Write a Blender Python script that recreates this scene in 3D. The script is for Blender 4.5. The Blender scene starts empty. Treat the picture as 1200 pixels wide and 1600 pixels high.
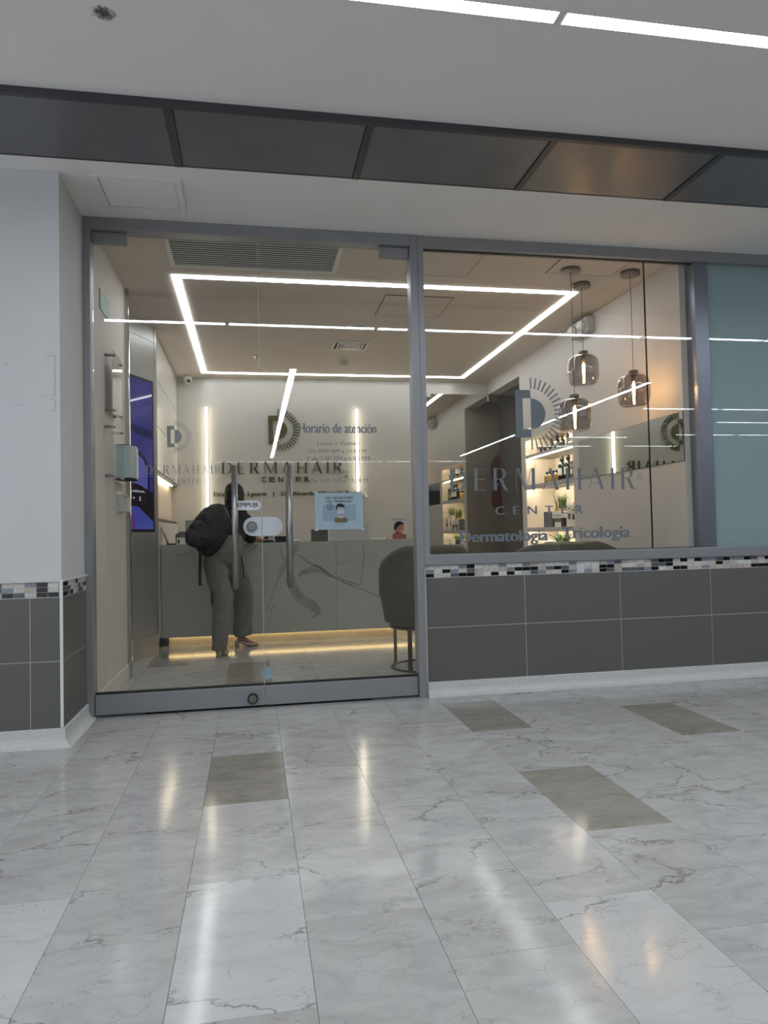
import bpy, bmesh, math, random
from mathutils import Vector, Matrix, Euler
random.seed(7)
C = bpy.context.scene.collection
sc = bpy.context.scene
PI = math.pi

# ------------------------------------------------------------------ camera
CAM_D, CAM_H, FPX, YAW, PITCH, ROLL = 4.2854, 1.0, 1114.0, 0.1828, 0.0311, -0.0216
cd = bpy.data.cameras.new('camera')
cam = bpy.data.objects.new('camera', cd); C.objects.link(cam)
cd.sensor_fit = 'HORIZONTAL'; cd.sensor_width = 36.0
cd.lens = FPX / 1200.0 * 36.0
cd.clip_start = 0.05; cd.clip_end = 100
_f = Vector((math.sin(YAW)*math.cos(PITCH), math.cos(YAW)*math.cos(PITCH), math.sin(PITCH)))
_r = Vector((math.cos(YAW), -math.sin(YAW), 0)); _u = _r.cross(_f)
_c, _s = math.cos(ROLL), math.sin(ROLL)
_r2 = _c*_r + _s*_u; _u2 = -_s*_r + _c*_u
M = Matrix((_r2, _u2, -_f)).transposed().to_4x4()
M.translation = Vector((0, -CAM_D, CAM_H))
cam.matrix_world = M
sc.camera = cam

# ------------------------------------------------------------------ world, lights, exposure
w = bpy.data.worlds.new('world'); sc.world = w; w.use_nodes = True
w.node_tree.nodes['Background'].inputs[0].default_value = (0.80, 0.86, 0.98, 1)
w.node_tree.nodes['Background'].inputs[1].default_value = 1.3     # daylight of the open left end of the mall
sc.view_settings.view_transform = 'Standard'; sc.view_settings.look = 'None'
sc.view_settings.gamma = 1.0; sc.view_settings.use_curve_mapping = False
sc.view_settings.exposure = 0.0
MALL_LED = 44.0      # emission of the mall's ceiling tubes
ROOM_LED = 15.0      # emission of the clinic's ceiling rectangle
BAR_LED = 17.0       # emission of the two vertical bars
PEND = 60.0
H = 2.855            # ceiling height

# ------------------------------------------------------------------ materials
def lin(c):
    return tuple(((v/255.0)/12.92 if v/255.0 <= 0.04045 else ((v/255.0+0.055)/1.055)**2.4) for v in c)
def new_mat(name):
    m = bpy.data.materials.new(name); m.use_nodes = True
    nt = m.node_tree; nt.nodes.clear()
    out = nt.nodes.new('ShaderNodeOutputMaterial')
    return m, nt, out
def mat(name, rgb, rough=0.5, metal=0.0, noise=0.06, scale=30.0, bump=0.0, spec=0.5, coat=0.0, stretch=(1,1,1)):
    m, nt, out = new_mat(name)
    b = nt.nodes.new('ShaderNodeBsdfPrincipled'); nt.links.new(b.outputs[0], out.inputs[0])
    b.inputs['Roughness'].default_value = rough; b.inputs['Metallic'].default_value = metal
    b.inputs['Specular IOR Level'].default_value = spec; b.inputs['Coat Weight'].default_value = coat
    tc = nt.nodes.new('ShaderNodeTexCoord'); mp = nt.nodes.new('ShaderNodeMapping')
    mp.inputs['Scale'].default_value = stretch
    nz = nt.nodes.new('ShaderNodeTexNoise'); nz.inputs['Scale'].default_value = scale; nz.inputs['Detail'].default_value = 4
    nt.links.new(tc.outputs['Object'], mp.inputs[0]); nt.links.new(mp.outputs[0], nz.inputs['Vector'])
    rp = nt.nodes.new('ShaderNodeValToRGB')
    c = lin(rgb)
    rp.color_ramp.elements[0].position = 0.3; rp.color_ramp.elements[1].position = 0.7
    rp.color_ramp.elements[0].color = (*[v*(1-noise) for v in c], 1)
    rp.color_ramp.elements[1].color = (*[min(1, v*(1+noise)) for v in c], 1)
    nt.links.new(nz.outputs['Fac'], rp.inputs[0]); nt.links.new(rp.outputs[0], b.inputs['Base Color'])
    if bump:
        bp = nt.nodes.new('ShaderNodeBump'); bp.inputs['Strength'].default_value = bump; bp.inputs['Distance'].default_value = 0.01
        nt.links.new(nz.outputs['Fac'], bp.inputs['Height']); nt.links.new(bp.outputs[0], b.inputs['Normal'])
    return m
def emit(name, rgb, strength):
    m, nt, out = new_mat(name)
    e = nt.nodes.new('ShaderNodeEmission'); e.inputs[0].default_value = (*rgb, 1); e.inputs[1].default_value = strength
    nt.links.new(e.outputs[0], out.inputs[0]); return m
def glassy(name, tint, ior=1.5, gloss_rough=0.0, gloss_tint=(1,1,1), boost=1.0):
    """thin clear glass: transparent body, mirror-like skin by Fresnel on either side"""
    m, nt, out = new_mat(name)
    tr = nt.nodes.new('ShaderNodeBsdfTransparent'); tr.inputs[0].default_value = (*tint, 1)
    gl = nt.nodes.new('ShaderNodeBsdfGlossy'); gl.inputs['Roughness'].default_value = gloss_rough
    gl.inputs[0].default_value = (*gloss_tint, 1)
    geo = nt.nodes.new('ShaderNodeNewGeometry')
    io = nt.nodes.new('ShaderNodeMapRange'); io.inputs[3].default_value = ior; io.inputs[4].default_value = 1.0/ior
    nt.links.new(geo.outputs['Backfacing'], io.inputs[0])
    fr = nt.nodes.new('ShaderNodeFresnel'); nt.links.new(io.outputs[0], fr.inputs[0])
    mu = nt.nodes.new('ShaderNodeMath'); mu.operation = 'MULTIPLY'; mu.inputs[1].default_value = boost; mu.use_clamp = True
    nt.links.new(fr.outputs[0], mu.inputs[0])
    mx = nt.nodes.new('ShaderNodeMixShader')
    nt.links.new(mu.outputs[0], mx.inputs[0]); nt.links.new(tr.outputs[0], mx.inputs[1]); nt.links.new(gl.outputs[0], mx.inputs[2])
    nt.links.new(mx.outputs[0], out.inputs[0]); return m
def marble(name, base, dark, vein, veinamt=0.5, rough=0.12, var=0.05, vscale=2.2, bump=True, ang=0.0):
    """polished stone: cloudy body, thin wandering cracks, shifted for each slab by the object's random number"""
    m, nt, out = new_mat(name)
    N = nt.nodes.new; L = nt.links.new
    b = N('ShaderNodeBsdfPrincipled'); L(b.outputs[0], out.inputs[0])
    tc = N('ShaderNodeTexCoord'); oi = N('ShaderNodeObjectInfo')
    mul = N('ShaderNodeVectorMath'); mul.operation = 'MULTIPLY_ADD'
    cx = N('ShaderNodeCombineXYZ')
    for i in range(3): L(oi.outputs['Random'], cx.inputs[i])
    mul.inputs[1].default_value = (37.0, 53.0, 11.0)
    L(cx.outputs[0], mul.inputs[0]); L(tc.outputs['Object'], mul.inputs[2])
    rt = N('ShaderNodeMapping'); rt.inputs['Rotation'].default_value = (0, 0, ang); rt.inputs['Scale'].default_value = (1.0, 1.9, 1.0)
    L(mul.outputs[0], rt.inputs[0])
    n1 = N('ShaderNodeTexNoise'); n1.inputs['Scale'].default_value = 5; n1.inputs['Detail'].default_value = 9; n1.inputs['Roughness'].default_value = 0.68; n1.inputs['Distortion'].default_value = 0.9
    L(rt.outputs[0], n1.inputs['Vector'])
    r1 = N('ShaderNodeValToRGB'); r1.color_ramp.elements[0].position = 0.32; r1.color_ramp.elements[1].position = 0.62
    r1.color_ramp.elements[0].color = (*lin(dark), 1); r1.color_ramp.elements[1].color = (*lin(base), 1)
    L(n1.outputs['Fac'], r1.inputs[0])
    # cracks
    n2 = N('ShaderNodeTexNoise'); n2.inputs['Scale'].default_value = 7; n2.inputs['Detail'].default_value = 6; n2.inputs['Roughness'].default_value = 0.65
    L(rt.outputs[0], n2.inputs['Vector'])
    ad = N('ShaderNodeVectorMath'); ad.operation = 'MULTIPLY_ADD'; ad.inputs[1].default_value = (0.22, 0.22, 0.22)
    L(n2.outputs['Color'], ad.inputs[0]); L(rt.outputs[0], ad.inputs[2])
    prev = r1.outputs[0]
    for sc_, th, amt in ((vscale, 0.017, veinamt), (vscale*3.1, 0.02, veinamt*0.55)):
        vo = N('ShaderNodeTexVoronoi'); vo.feature = 'DISTANCE_TO_EDGE'; vo.inputs['Scale'].default_value = sc_
        L(ad.outputs[0], vo.inputs['Vector'])
        vr = N('ShaderNodeMapRange'); vr.inputs[1].default_value = 0.0; vr.inputs[2].default_value = th; vr.inputs[3].default_value = 1; vr.inputs[4].default_value = 0
        L(vo.outputs['Distance'], vr.inputs[0])
        mk = N('ShaderNodeTexNoise'); mk.inputs['Scale'].default_value = 2.3*sc_/2.2; L(rt.outputs[0], mk.inputs['Vector'])
        mr = N('ShaderNodeMapRange'); mr.inputs[1].default_value = 0.44; mr.inputs[2].default_value = 0.58; mr.inputs[3].default_value = 0; mr.inputs[4].default_value = amt
        L(mk.outputs['Fac'], mr.inputs[0])
        mm = N('ShaderNodeMath'); mm.operation = 'MULTIPLY'; L(vr.outputs[0], mm.inputs[0]); L(mr.outputs[0], mm.inputs[1])
        mx = N('ShaderNodeMix'); mx.data_type = 'RGBA'; mx.inputs[7].default_value = (*lin(vein), 1)
        L(mm.outputs[0], mx.inputs[0]); L(prev, mx.inputs[6]); prev = mx.outputs[2]
    hv = N('ShaderNodeHueSaturation'); vr2 = N('ShaderNodeMapRange'); vr2.inputs[3].default_value = 1-var; vr2.inputs[4].default_value = 1+var
    L(oi.outputs['Random'], vr2.inputs[0]); L(vr2.outputs[0], hv.inputs['Value']); L(prev, hv.inputs['Color'])
    L(hv.outputs[0], b.inputs['Base Color'])
    b.inputs['Roughness'].default_value = rough; b.inputs['Specular IOR Level'].default_value = 0.36
    if bump:
        bp = N('ShaderNodeBump'); bp.inputs['Strength'].default_value = 0.02; bp.inputs['Distance'].default_value = 0.01
        n3 = N('ShaderNodeTexNoise'); n3.inputs['Scale'].default_value = 45; n3.inputs['Detail'].default_value = 3
        L(mul.outputs[0], n3.inputs['Vector']); L(n3.outputs['Fac'], bp.inputs['Height']); L(bp.outputs[0], b.inputs['Normal'])
    return m
def speckle(name, rgb, dot, rough=0.5):
    m, nt, out = new_mat(name); N = nt.nodes.new; L = nt.links.new
    b = N('ShaderNodeBsdfPrincipled'); L(b.outputs[0], out.inputs[0]); b.inputs['Roughness'].default_value = rough
    tc = N('ShaderNodeTexCoord'); vo = N('ShaderNodeTexVoronoi'); vo.inputs['Scale'].default_value = 190
    L(tc.outputs['Object'], vo.inputs['Vector'])
    r = N('ShaderNodeValToRGB'); r.color_ramp.elements[0].position = 0.16; r.color_ramp.elements[1].position = 0.30
    r.color_ramp.elements[0].color = (*lin(dot), 1); r.color_ramp.elements[1].color = (*lin(rgb), 1)
    L(vo.outputs['Distance'], r.inputs[0]); L(r.outputs[0], b.inputs['Base Color']); return m

PLASTER = mat('plaster', (206, 206, 206), 0.7, noise=0.015, scale=4)
CEIL_M = mat('ceiling_paint', (228, 226, 223), 0.75, noise=0.015, scale=3)
ROOMPAINT = mat('room_paint', (204, 199, 194), 0.65, noise=0.012, scale=3)
ROOMCEIL = mat('room_ceiling_paint', (212, 202, 190), 0.8, noise=0.012, scale=3)
BACKPAINT = mat('back_lacquer', (192, 190, 184), 0.25, noise=0.01, scale=2)
GREYTILE = mat('grey_tile_face', (98, 96, 93), 0.42, noise=0.10, scale=160, bump=0.15)
GROUT = mat('grout', (202, 200, 194), 0.8, noise=0.03)
ALU = mat('satin_aluminium', (150, 151, 154), 0.42, 0.45, noise=0.03, scale=8, stretch=(1, 1, 0.1))
ALUDARK = mat('anodised_grey', (118, 122, 130), 0.4, 0.6, noise=0.03, scale=8)
STEEL = mat('brushed_steel', (160, 160, 158), 0.32, 0.9, noise=0.05, scale=60, stretch=(0.05, 0.05, 4))
CHROME = mat('chrome', (190, 190, 190), 0.15, 1.0, noise=0.02)
POSTM = mat('brushed_post', (132, 136, 148), 0.33, 0.75, noise=0.04, scale=70, stretch=(4, 4, 0.05))
BLACK = mat('black_rubber', (22, 22, 23), 0.6, noise=0.1)
BANDM = mat('dark_metal_panel', (112, 112, 116), 0.30, 0.35, noise=0.05, scale=5)
BANDF = mat('dark_metal_frame', (78, 78, 82), 0.4, 0.5, noise=0.05)
TERRAZZO = speckle('terrazzo', (205, 205, 204), (120, 118, 114))
MARBLE = marble('marble_grey', (190, 189, 186), (170, 168, 165), (104, 99, 94), 0.8)
MARBLEW = marble('marble_white', (199, 199, 197), (187, 187, 185), (112, 108, 104), 0.85, var=0.02)
MARBLEB = marble('marble_brown', (158, 152, 143), (137, 131, 121), (100, 92, 82), 0.45, ang=0.9)
WHITE = mat('white_paint', (225, 224, 220), 0.5, noise=0.01)
WHITEGLOSS = mat('white_lacquer', (216, 211, 205), 0.16, noise=0.01, scale=3)
GLASS = glassy('clear_glass', (0.95, 0.96, 0.95), boost=0.70)
MIRROR = mat('mirror_silver', (214, 216, 212), 0.02, 1.0, noise=0.0)
VINYL = mat('grey_blue_vinyl', (108, 116, 122), 0.5, noise=0.03)
VINYLS = mat('pale_frosted_vinyl', (132, 135, 134), 0.5, noise=0.03)
LED_C = emit('mall_tube_light', (0.86, 0.93, 1.0), MALL_LED)
LED_R = emit('room_tube_light', (0.97, 0.98, 1.0), ROOM_LED)
LED_B = emit('warm_bar_light', (1.0, 0.87, 0.66), BAR_LED)
LED_W = emit('amber_strip_light', (1.0, 0.72, 0.34), 8.0)
LED_S = emit('shelf_strip_light', (1.0, 0.90, 0.76), 120.0)
def mosaic(name, rgb, r=0.25): return mat(name, rgb, r, noise=0.16, scale=60)
MOS = [mosaic('mosaic_cream', (196, 192, 184)), mosaic('mosaic_white', (208, 210, 208)), mosaic('mosaic_black', (24, 24, 26), 0.1),
       mosaic('mosaic_blue_grey', (132, 138, 150)), mosaic('mosaic_slate', (88, 94, 98)), mosaic('mosaic_rose', (184, 172, 164))]

# ------------------------------------------------------------------ helpers
def bm_box(bm, x0, x1, y0, y1, z0, z1, mtx=None):
    vs = [bm.verts.new((x, y, z)) for x in (x0, x1) for y in (y0, y1) for z in (z0, z1)]
    for f in ((0,1,3,2), (4,6,7,5), (0,4,5,1), (2,3,7,6), (0,2,6,4), (1,5,7,3)): bm.faces.new([vs[i] for i in f])
    if mtx is not None:
        for v in vs: v.co = mtx @ v.co
    return vs
def finish(bm, name, m, parent=None, smooth=False, bevel=0.0, normals=True):
    if normals: bmesh.ops.recalc_face_normals(bm, faces=bm.faces)
    if bevel: bmesh.ops.bevel(bm, geom=list(bm.edges), offset=bevel, segments=2, affect='EDGES', profile=0.6)
    me = bpy.data.meshes.new(name); bm.to_mesh(me); bm.free()
    if m: me.materials.append(m)
    if smooth:
        for p in me.polygons: p.use_smooth = True
    o = bpy.data.objects.new(name, me); C.objects.link(o)
    if parent:
        o.parent = parent
    return o
def box(name, x0, x1, y0, y1, z0, z1, m, parent=None, bevel=0.0, mtx=None):
    bm = bmesh.new(); bm_box(bm, min(x0,x1), max(x0,x1), min(y0,y1), max(y0,y1), min(z0,z1), max(z0,z1), mtx)
    return finish(bm, name, m, parent, bevel=bevel)
def boxes(name, lst, m, parent=None, bevel=0.0):
    bm = bmesh.new()
    for b in lst: bm_box(bm, *b)
    return finish(bm, name, m, parent, bevel=bevel)
def bm_cyl(bm, p0, p1, r0, r1=None, n=16, cap=True):
    r1 = r0 if r1 is None else r1
    p0, p1 = Vector(p0), Vector(p1); d = (p1-p0).normalized()
    a = d.orthogonal().normalized(); b = d.cross(a)
    A = [bm.verts.new(p0 + (a*math.cos(t)+b*math.sin(t))*r0) for t in [2*PI*i/n for i in range(n)]]
    B = [bm.verts.new(p1 + (a*math.cos(t)+b*math.sin(t))*r1) for t in [2*PI*i/n for i in range(n)]]
    for i in range(n): bm.faces.new((A[i], A[(i+1)%n], B[(i+1)%n], B[i]))
    if cap: bm.faces.new(A[::-1]); bm.faces.new(B)
def cyl(name, p0, p1, r, m, parent=None, r1=None, n=20, smooth=True):
    bm = bmesh.new(); bm_cyl(bm, p0, p1, r, r1, n)
    o = finish(bm, name, m, parent)
    if smooth:
        for p in o.data.polygons: p.use_smooth = len(p.vertices) == 4
    return o
def bm_lathe(bm, prof, c=(0,0,0), n=24):
    rings = []
    for r, z in prof:
        if r < 1e-5: rings.append([bm.verts.new((c[0], c[1], c[2]+z))])
        else: rings.append([bm.verts.new((c[0]+r*math.cos(2*PI*i/n), c[1]+r*math.sin(2*PI*i/n), c[2]+z)) for i in range(n)])
    for a, b in zip(rings, rings[1:]):
        for i in range(n):
            q = [a[i % len(a)], a[(i+1) % len(a)], b[(i+1) % len(b)], b[i % len(b)]]
            q2 = []
            for v in q:
                if v not in q2: q2.append(v)
            if len(q2) > 2: bm.faces.new(q2)
def lathe(name, prof, c, m, parent=None, n=24):
    bm = bmesh.new(); bm_lathe(bm, prof, c, n); return finish(bm, name, m, parent, smooth=True)
def bm_tube(bm, pts, rad, n=10, flat=None, cap=True, ref=None):
    """swept tube; rad a number, list of numbers or list of (a,b) half-widths; ref = direction of a"""
    pts = [Vector(p) for p in pts]; N_ = len(pts)
    rad = [rad]*N_ if not isinstance(rad, (list, tuple)) else list(rad)
    ref = Vector(ref) if ref else None; rings = []; prev = None
    for i, p in enumerate(pts):
        d = (pts[min(i+1, N_-1)] - pts[max(i-1, 0)]).normalized()
        if ref is not None: a = ref - d*ref.dot(d)
        elif prev is not None: a = prev - d*prev.dot(d)
        else: a = d.orthogonal()
        a.normalize(); prev = a; b = d.cross(a)
        ra, rb = rad[i] if isinstance(rad[i], (list, tuple)) else (rad[i], rad[i])
        rings.append([bm.verts.new(p + a*math.cos(t)*ra + b*math.sin(t)*rb) for t in [2*PI*k/n for k in range(n)]])
    for A, B in zip(rings, rings[1:]):
        for i in range(n): bm.faces.new((A[i], A[(i+1)%n], B[(i+1)%n], B[i]))
    if cap: bm.faces.new(rings[0][::-1]); bm.faces.new(rings[-1])
def tube(name, pts, rad, m, parent=None, n=10, ref=None):
    bm = bmesh.new(); bm_tube(bm, pts, rad, n, ref=ref); return finish(bm, name, m, parent, smooth=True)
def smooth_pts(pts, k=4):
    """Catmull-Rom through the points, any dimension"""
    out = []; n = len(pts)
    for i in range(n-1):
        p0, p1, p2, p3 = pts[max(i-1,0)], pts[i], pts[i+1], pts[min(i+2,n-1)]
        for j in range(k):
            t = j/k
            out.append(tuple(0.5*((2*b)+(-a+c)*t+(2*a-5*b+4*c-d)*t*t+(-a+3*b-3*c+d)*t**3) for a, b, c, d in zip(p0, p1, p2, p3)))
    out.append(tuple(pts[-1])); return out
def bm_poly(bm, pts2, y0, y1, fn=None):
    """extruded polygon in the XZ plane between y0 and y1"""
    A = [bm.verts.new((x, y0, z)) for x, z in pts2]; B = [bm.verts.new((x, y1, z)) for x, z in pts2]
    n = len(A)
    try:
        bm.faces.new(A); bm.faces.new(B[::-1])
        for i in range(n): bm.faces.new((A[i], B[i], B[(i+1)%n], A[(i+1)%n]))
    except ValueError: pass
def thing(name, label, cat, loc=(0,0,0), rotz=0.0, group=None):
    o = bpy.data.objects.new(name, None); C.objects.link(o); o.empty_display_size = 0.1
    o.location = loc; o.rotation_euler = (0, 0, rotz)
    o['label'] = label; o['category'] = cat
    if group: o['group'] = group
    return o
def tag(o, label, cat, group=None):
    o['label'] = label; o['category'] = cat
    if group: o['group'] = group
    return o
def struct(o, label=None, cat=None):
    o['kind'] = 'structure'
    if label: o['label'] = label
    if cat: o['category'] = cat
    return o
def sroot(name, label=None):
    o = bpy.data.objects.new(name, None); C.objects.link(o); o['kind'] = 'structure'; o.empty_display_size = 0.1
    if label: o['label'] = label
    return o
_dg = None
def text_faces(body, space=1.0, bold=0.0, line=1.0, align='LEFT'):
    cu = bpy.data.curves.new('t', 'FONT'); cu.body = body; cu.size = 1.0; cu.space_character = space
    cu.offset = bold; cu.resolution_u = 3; cu.space_line = line; cu.align_x = align
    ob = bpy.data.objects.new('t', cu); C.objects.link(ob)
    dg = bpy.context.evaluated_depsgraph_get(); dg.update()
    me = bpy.data.meshes.new_from_object(ob.evaluated_get(dg))
    V = [tuple(v.co) for v in me.vertices]; F = [tuple(p.vertices) for p in me.polygons]
    bpy.data.objects.remove(ob); bpy.data.curves.remove(cu); bpy.data.meshes.remove(me)
    return V, F
def bm_text(bm, body, x0, x1, z0, z1, y, space=1.0, bold=0.0, contrast=0.0, align='LEFT', depth=0.0, line=1.0, flip=False):
    """flat writing fitted to a box in the XZ plane at depth y, read from -y; contrast thickens upright strokes"""
    V, F = text_faces(body, space, bold, line, align)
    if not V: return
    ax = [v[0] for v in V]; ay = [v[1] for v in V]
    sx = (x1-x0)/(max(ax)-min(ax)); sz = (z1-z0)/(max(ay)-min(ay))
    def put(dx, dy):
        vs = [bm.verts.new((x0+(v[0]-min(ax))*sx+dx, y+dy, z0+(v[1]-min(ay))*sz)) for v in V]
        fs = []
        for f in F:
            try: fs.append(bm.faces.new([vs[i] for i in f]))
            except ValueError: pass
        return fs
    fs = put(0, 0)
    if contrast:
        for k in (1, 2): fs += put(contrast*k/2, -0.00003*k)
    if depth:
        ex = bmesh.ops.extrude_face_region(bm, geom=fs)
        for v in [g for g in ex['geom'] if isinstance(g, bmesh.types.BMVert)]: v.co.y += depth
def writing(name, body, x0, x1, z0, z1, y, m, parent=None, **k):
    bm = bmesh.new(); bm_text(bm, body, x0, x1, z0, z1, y, **k)
    return finish(bm, name, m, parent)

# high-contrast capitals of the wordmark, drawn as polygons in a 1-high box
def ring(cx, cz, rx0, rz0, rx1, rz1, a0, a1, n=18, sx=0.0):
    out = [(cx+rx1*math.cos(a0+(a1-a0)*i/n), cz+rz1*math.sin(a0+(a1-a0)*i/n)) for i in range(n+1)]
    inn = [(cx+rx0*math.cos(a0+(a1-a0)*i/n)+sx, cz+rz0*math.sin(a0+(a1-a0)*i/n)) for i in range(n+1)]
    return [[out[i], out[i+1], inn[i+1], inn[i]] for i in range(n)]
def R(x0, z0, x1, z1): return [(x0, z0), (x1, z0), (x1, z1), (x0, z1)]
T, S = 0.17, 0.035
GLYPH = {
 'D': (0.86, [R(0,0,T,1), R(T,0,.38,S), R(T,1-S,.38,1)] + ring(.38,.5,.31,.5-S,.48,.5,-PI/2,PI/2)),
 'E': (0.62, [R(0,0,T,1), R(T,0,.6,S), R(T,.5-S/2,.52,.5+S/2), R(T,1-S,.6,1)]),
 'R': (0.78, [R(0,0,T,1), R(T,.5,.36,.5+S), R(T,1-S,.36,1), [(.30,.5),(.48,.5),(.70,.05),(.80,.03),(.80,0),(.56,0)]] + ring(.36,.75,.15,.25-S,.32,.25,-PI/2,PI/2)),
 'M': (1.06, [R(0,0,S,1), [(S,1),(.20,1),(.58,0),(.50,0)], [(.50,0),(.54,0),(.90,1),(.86,1)], R(.88,0,.88+T,1)]),
 'A': (0.88, [[(0,0),(.045,0),(.42,1),(.38,1)], [(.36,1),(.50,1),(.88,0),(.70,0)], R(.13,.28,.66,.28+S)]),
 'H': (0.84, [R(0,0,T,1), R(.67,0,.67+T,1), R(T,.5-S/2,.67,.5+S/2)]),
 'I': (T, [R(0,0,T,1)]),
}
def wordmark(word, x0, x1, z0, z1, y0, y1, gap=0.30):
    """one bmesh for each letter of the word, fitted to the box"""
    tot = sum(GLYPH[c][0] for c in word) + gap*(len(word)-1)
    s = (x1-x0)/tot; x = x0; res = []
    for c in word:
        wd, polys = GLYPH[c]; bm = bmesh.new()
        for k, p in enumerate(polys):
            bm_poly(bm, [(x+px*s, z0+pz*(z1-z0)) for px, pz in p], y0+0.00002*(k % 3), y1)
        res.append(bm); x += (wd+gap)*s
    return res
def merge_bms(lst):
    out = bmesh.new()
    for b in lst:
        me = bpy.data.meshes.new('m'); b.to_mesh(me); b.free(); out.from_mesh(me); bpy.data.meshes.remove(me)
    return out
def emblem(cx, cz, h, y0, y1, rays=21):
    """the D emblem: square bracket, half disc and a half circle of rays; cx = the flat side of the half disc"""
    u = h/75.0; b = bmesh.new()
    for p in (R(-25,-37,-13,37), R(-13,24,0,37), R(-13,-37,0,-24)):
        bm_poly(b, [(cx+x*u, cz+z*u) for x, z in p], y0, y1)
    bm_poly(b, [(cx+24*u*math.cos(-PI/2+PI*i/20), cz+24*u*math.sin(-PI/2+PI*i/20)) for i in range(21)], y0, y1)
    rs = []
    for k in range(rays):
        a = PI/2 - PI*(k+0.1)/(rays-0.8); bm = bmesh.new()
        c, s = math.cos(a), math.sin(a); w_ = 1.15
        pts = [(39*c - w_*s*-1, 39*s + w_*c*-1), (56*c + w_*s, 56*s - w_*c), (56*c - w_*s, 56*s + w_*c), (39*c - w_*s, 39*s + w_*c)]
        bm_poly(bm, [(cx+x*u, cz+z*u) for x, z in pts], y0, y1); rs.append(bm)
    return b, rs

# ================================================================== SETTING
# ---- floor: concrete bed, individual marble slabs where they can be told apart, joined slabs beyond
floor = box('floor', -4.6, 14, -18, 4.6, -0.15, -0.006, GROUT); struct(floor)
CW, TL, X0 = 0.3174, 0.612, -0.5154
off = {-3:.3,-2:.58,-1:.90,0:.56,1:.90,2:.56,3:.80,4:.605,5:.82,6:.52,7:.26,8:.52,9:.30,10:.55,11:.2,12:.5,13:.1}
BROWN = {(1,-1.2),(5,-.51),(5,-1.75),(8,-.82),(1,.6),(1,1.2),(-1,1.9),(6,1.3)}
WHITES = {(1,-2.45),(4,-2.74),(-1,-2.43)}
mesh_cache = {}
def slab(l, wd):
    k = (round(l,4), round(wd,4))
    if k not in mesh_cache:
        bm = bmesh.new(); g = 0.0005
        top = [(-wd/2+g, -l/2+g), (wd/2-g, -l/2+g), (wd/2-g, l/2-g), (-wd/2+g, l/2-g)]
        A = [bm.verts.new((x, y, -0.008)) for x, y in top]
        B = [bm.verts.new((x, y, -0.0006)) for x, y in top]
        D = [bm.verts.new((x*0.9985, y*0.9992, 0.0)) for x, y in top]
        for P, Q in ((A, B), (B, D)):
            for i in range(4): bm.faces.new((P[i], P[(i+1)%4], Q[(i+1)%4], Q[i]))
        bm.faces.new(D)
        bmesh.ops.recalc_face_normals(bm, faces=bm.faces)
        me = bpy.data.meshes.new('marble_tile'); bm.to_mesh(me); bm.free(); me.materials.append(None)
        mesh_cache[k] = me
    return mesh_cache[k]
def put_slab(x, y, l, wd, m):
    o = bpy.data.objects.new('marble_tile', slab(l, wd)); C.objects.link(o)
    o.location = (x, y, 0); o.parent = floor
    o.material_slots[0].link = 'OBJECT'; o.material_slots[0].material = m
YIN = 2.62
stuff = bmesh.new()
for k in range(-3, 14):
    xc = X0 + (k+0.5)*CW; o_ = off[k]
    j = -6
    ys = sorted(-o_ - TL*i for i in range(-8, 7))
    for ya in ys:
        yb = ya+TL
        if yb < -3.3 or ya > YIN: continue
        if k > 8 and ya > 0.3: continue
        # inside, the clinic is only as wide as its walls
        m = MARBLE; yc = (ya+yb)/2
        for kk, yy in BROWN:
            if kk == k and abs(yy-yc) < 0.28: m = MARBLEB
        for kk, yy in WHITES:
            if kk == k and abs(yy-yc) < 0.28: m = MARBLEW
        put_slab(xc, yc, TL, CW, m)
for k in range(-12, 46):
    xc = X0+(k+0.5)*CW
    for i in range(-6, 31):
        o_ = off.get(k, (k*0.37) % 0.6)
        ya = -o_-TL*i; yb = ya+TL; 
        if -3 <= k <= 13 and yb >= -3.3 and not (k > 8 and ya > 0.3) and ya <= YIN: continue
        if ya < -18 or yb > 4.3: continue
        if ya > 0 and (xc < -1.6 or xc > 4.6): continue
        g = 0.001
        vs = [stuff.verts.new(p) for p in ((xc-CW/2+g, ya+g, 0), (xc+CW/2-g, ya+g, 0), (xc+CW/2-g, yb-g, 0), (xc-CW/2+g, yb-g, 0))]
        stuff.faces.new(vs)
so = finish(stuff, 'far_marble_tiles', MARBLE, floor); so['kind'] = 'stuff'
off_brown = None

# ---- mall ceiling and shell
ceil_ = sroot('ceiling')
box('plaster_slab', -4.6, 14, -18, -1.225, H, H+0.25, CEIL_M, ceil_)
box('plaster_soffit', -4.6, 14, -0.668, 0.02, H, H+0.25, CEIL_M, ceil_)
m, nt, out = new_mat('damp_stain'); N = nt.nodes.new; L = nt.links.new     # damp stain: dark core, ragged fading rim
tc = N('ShaderNodeTexCoord'); mp = N('ShaderNodeMapping'); mp.inputs['Scale'].default_value = (1/.062, 1/.055, 0); L(tc.outputs['Object'], mp.inputs[0])
ln = N('ShaderNodeVectorMath'); ln.operation = 'LENGTH'; L(mp.outputs[0], ln.inputs[0])
nz = N('ShaderNodeTexNoise'); nz.inputs['Scale'].default_value = 60; nz.inputs['Detail'].default_value = 5; L(tc.outputs['Object'], nz.inputs['Vector'])
ad = N('ShaderNodeMath'); ad.operation = 'MULTIPLY_ADD'; ad.inputs[1].default_value = 1.3; L(nz.outputs[0], ad.inputs[0]); L(ln.outputs['Value'], ad.inputs[2])
mr = N('ShaderNodeMapRange'); mr.inputs[1].default_value = .85; mr.inputs[2].default_value = 1.35; mr.inputs[3].default_value = .85; mr.inputs[4].default_value = 0; L(ad.outputs[0], mr.inputs[0])
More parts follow.
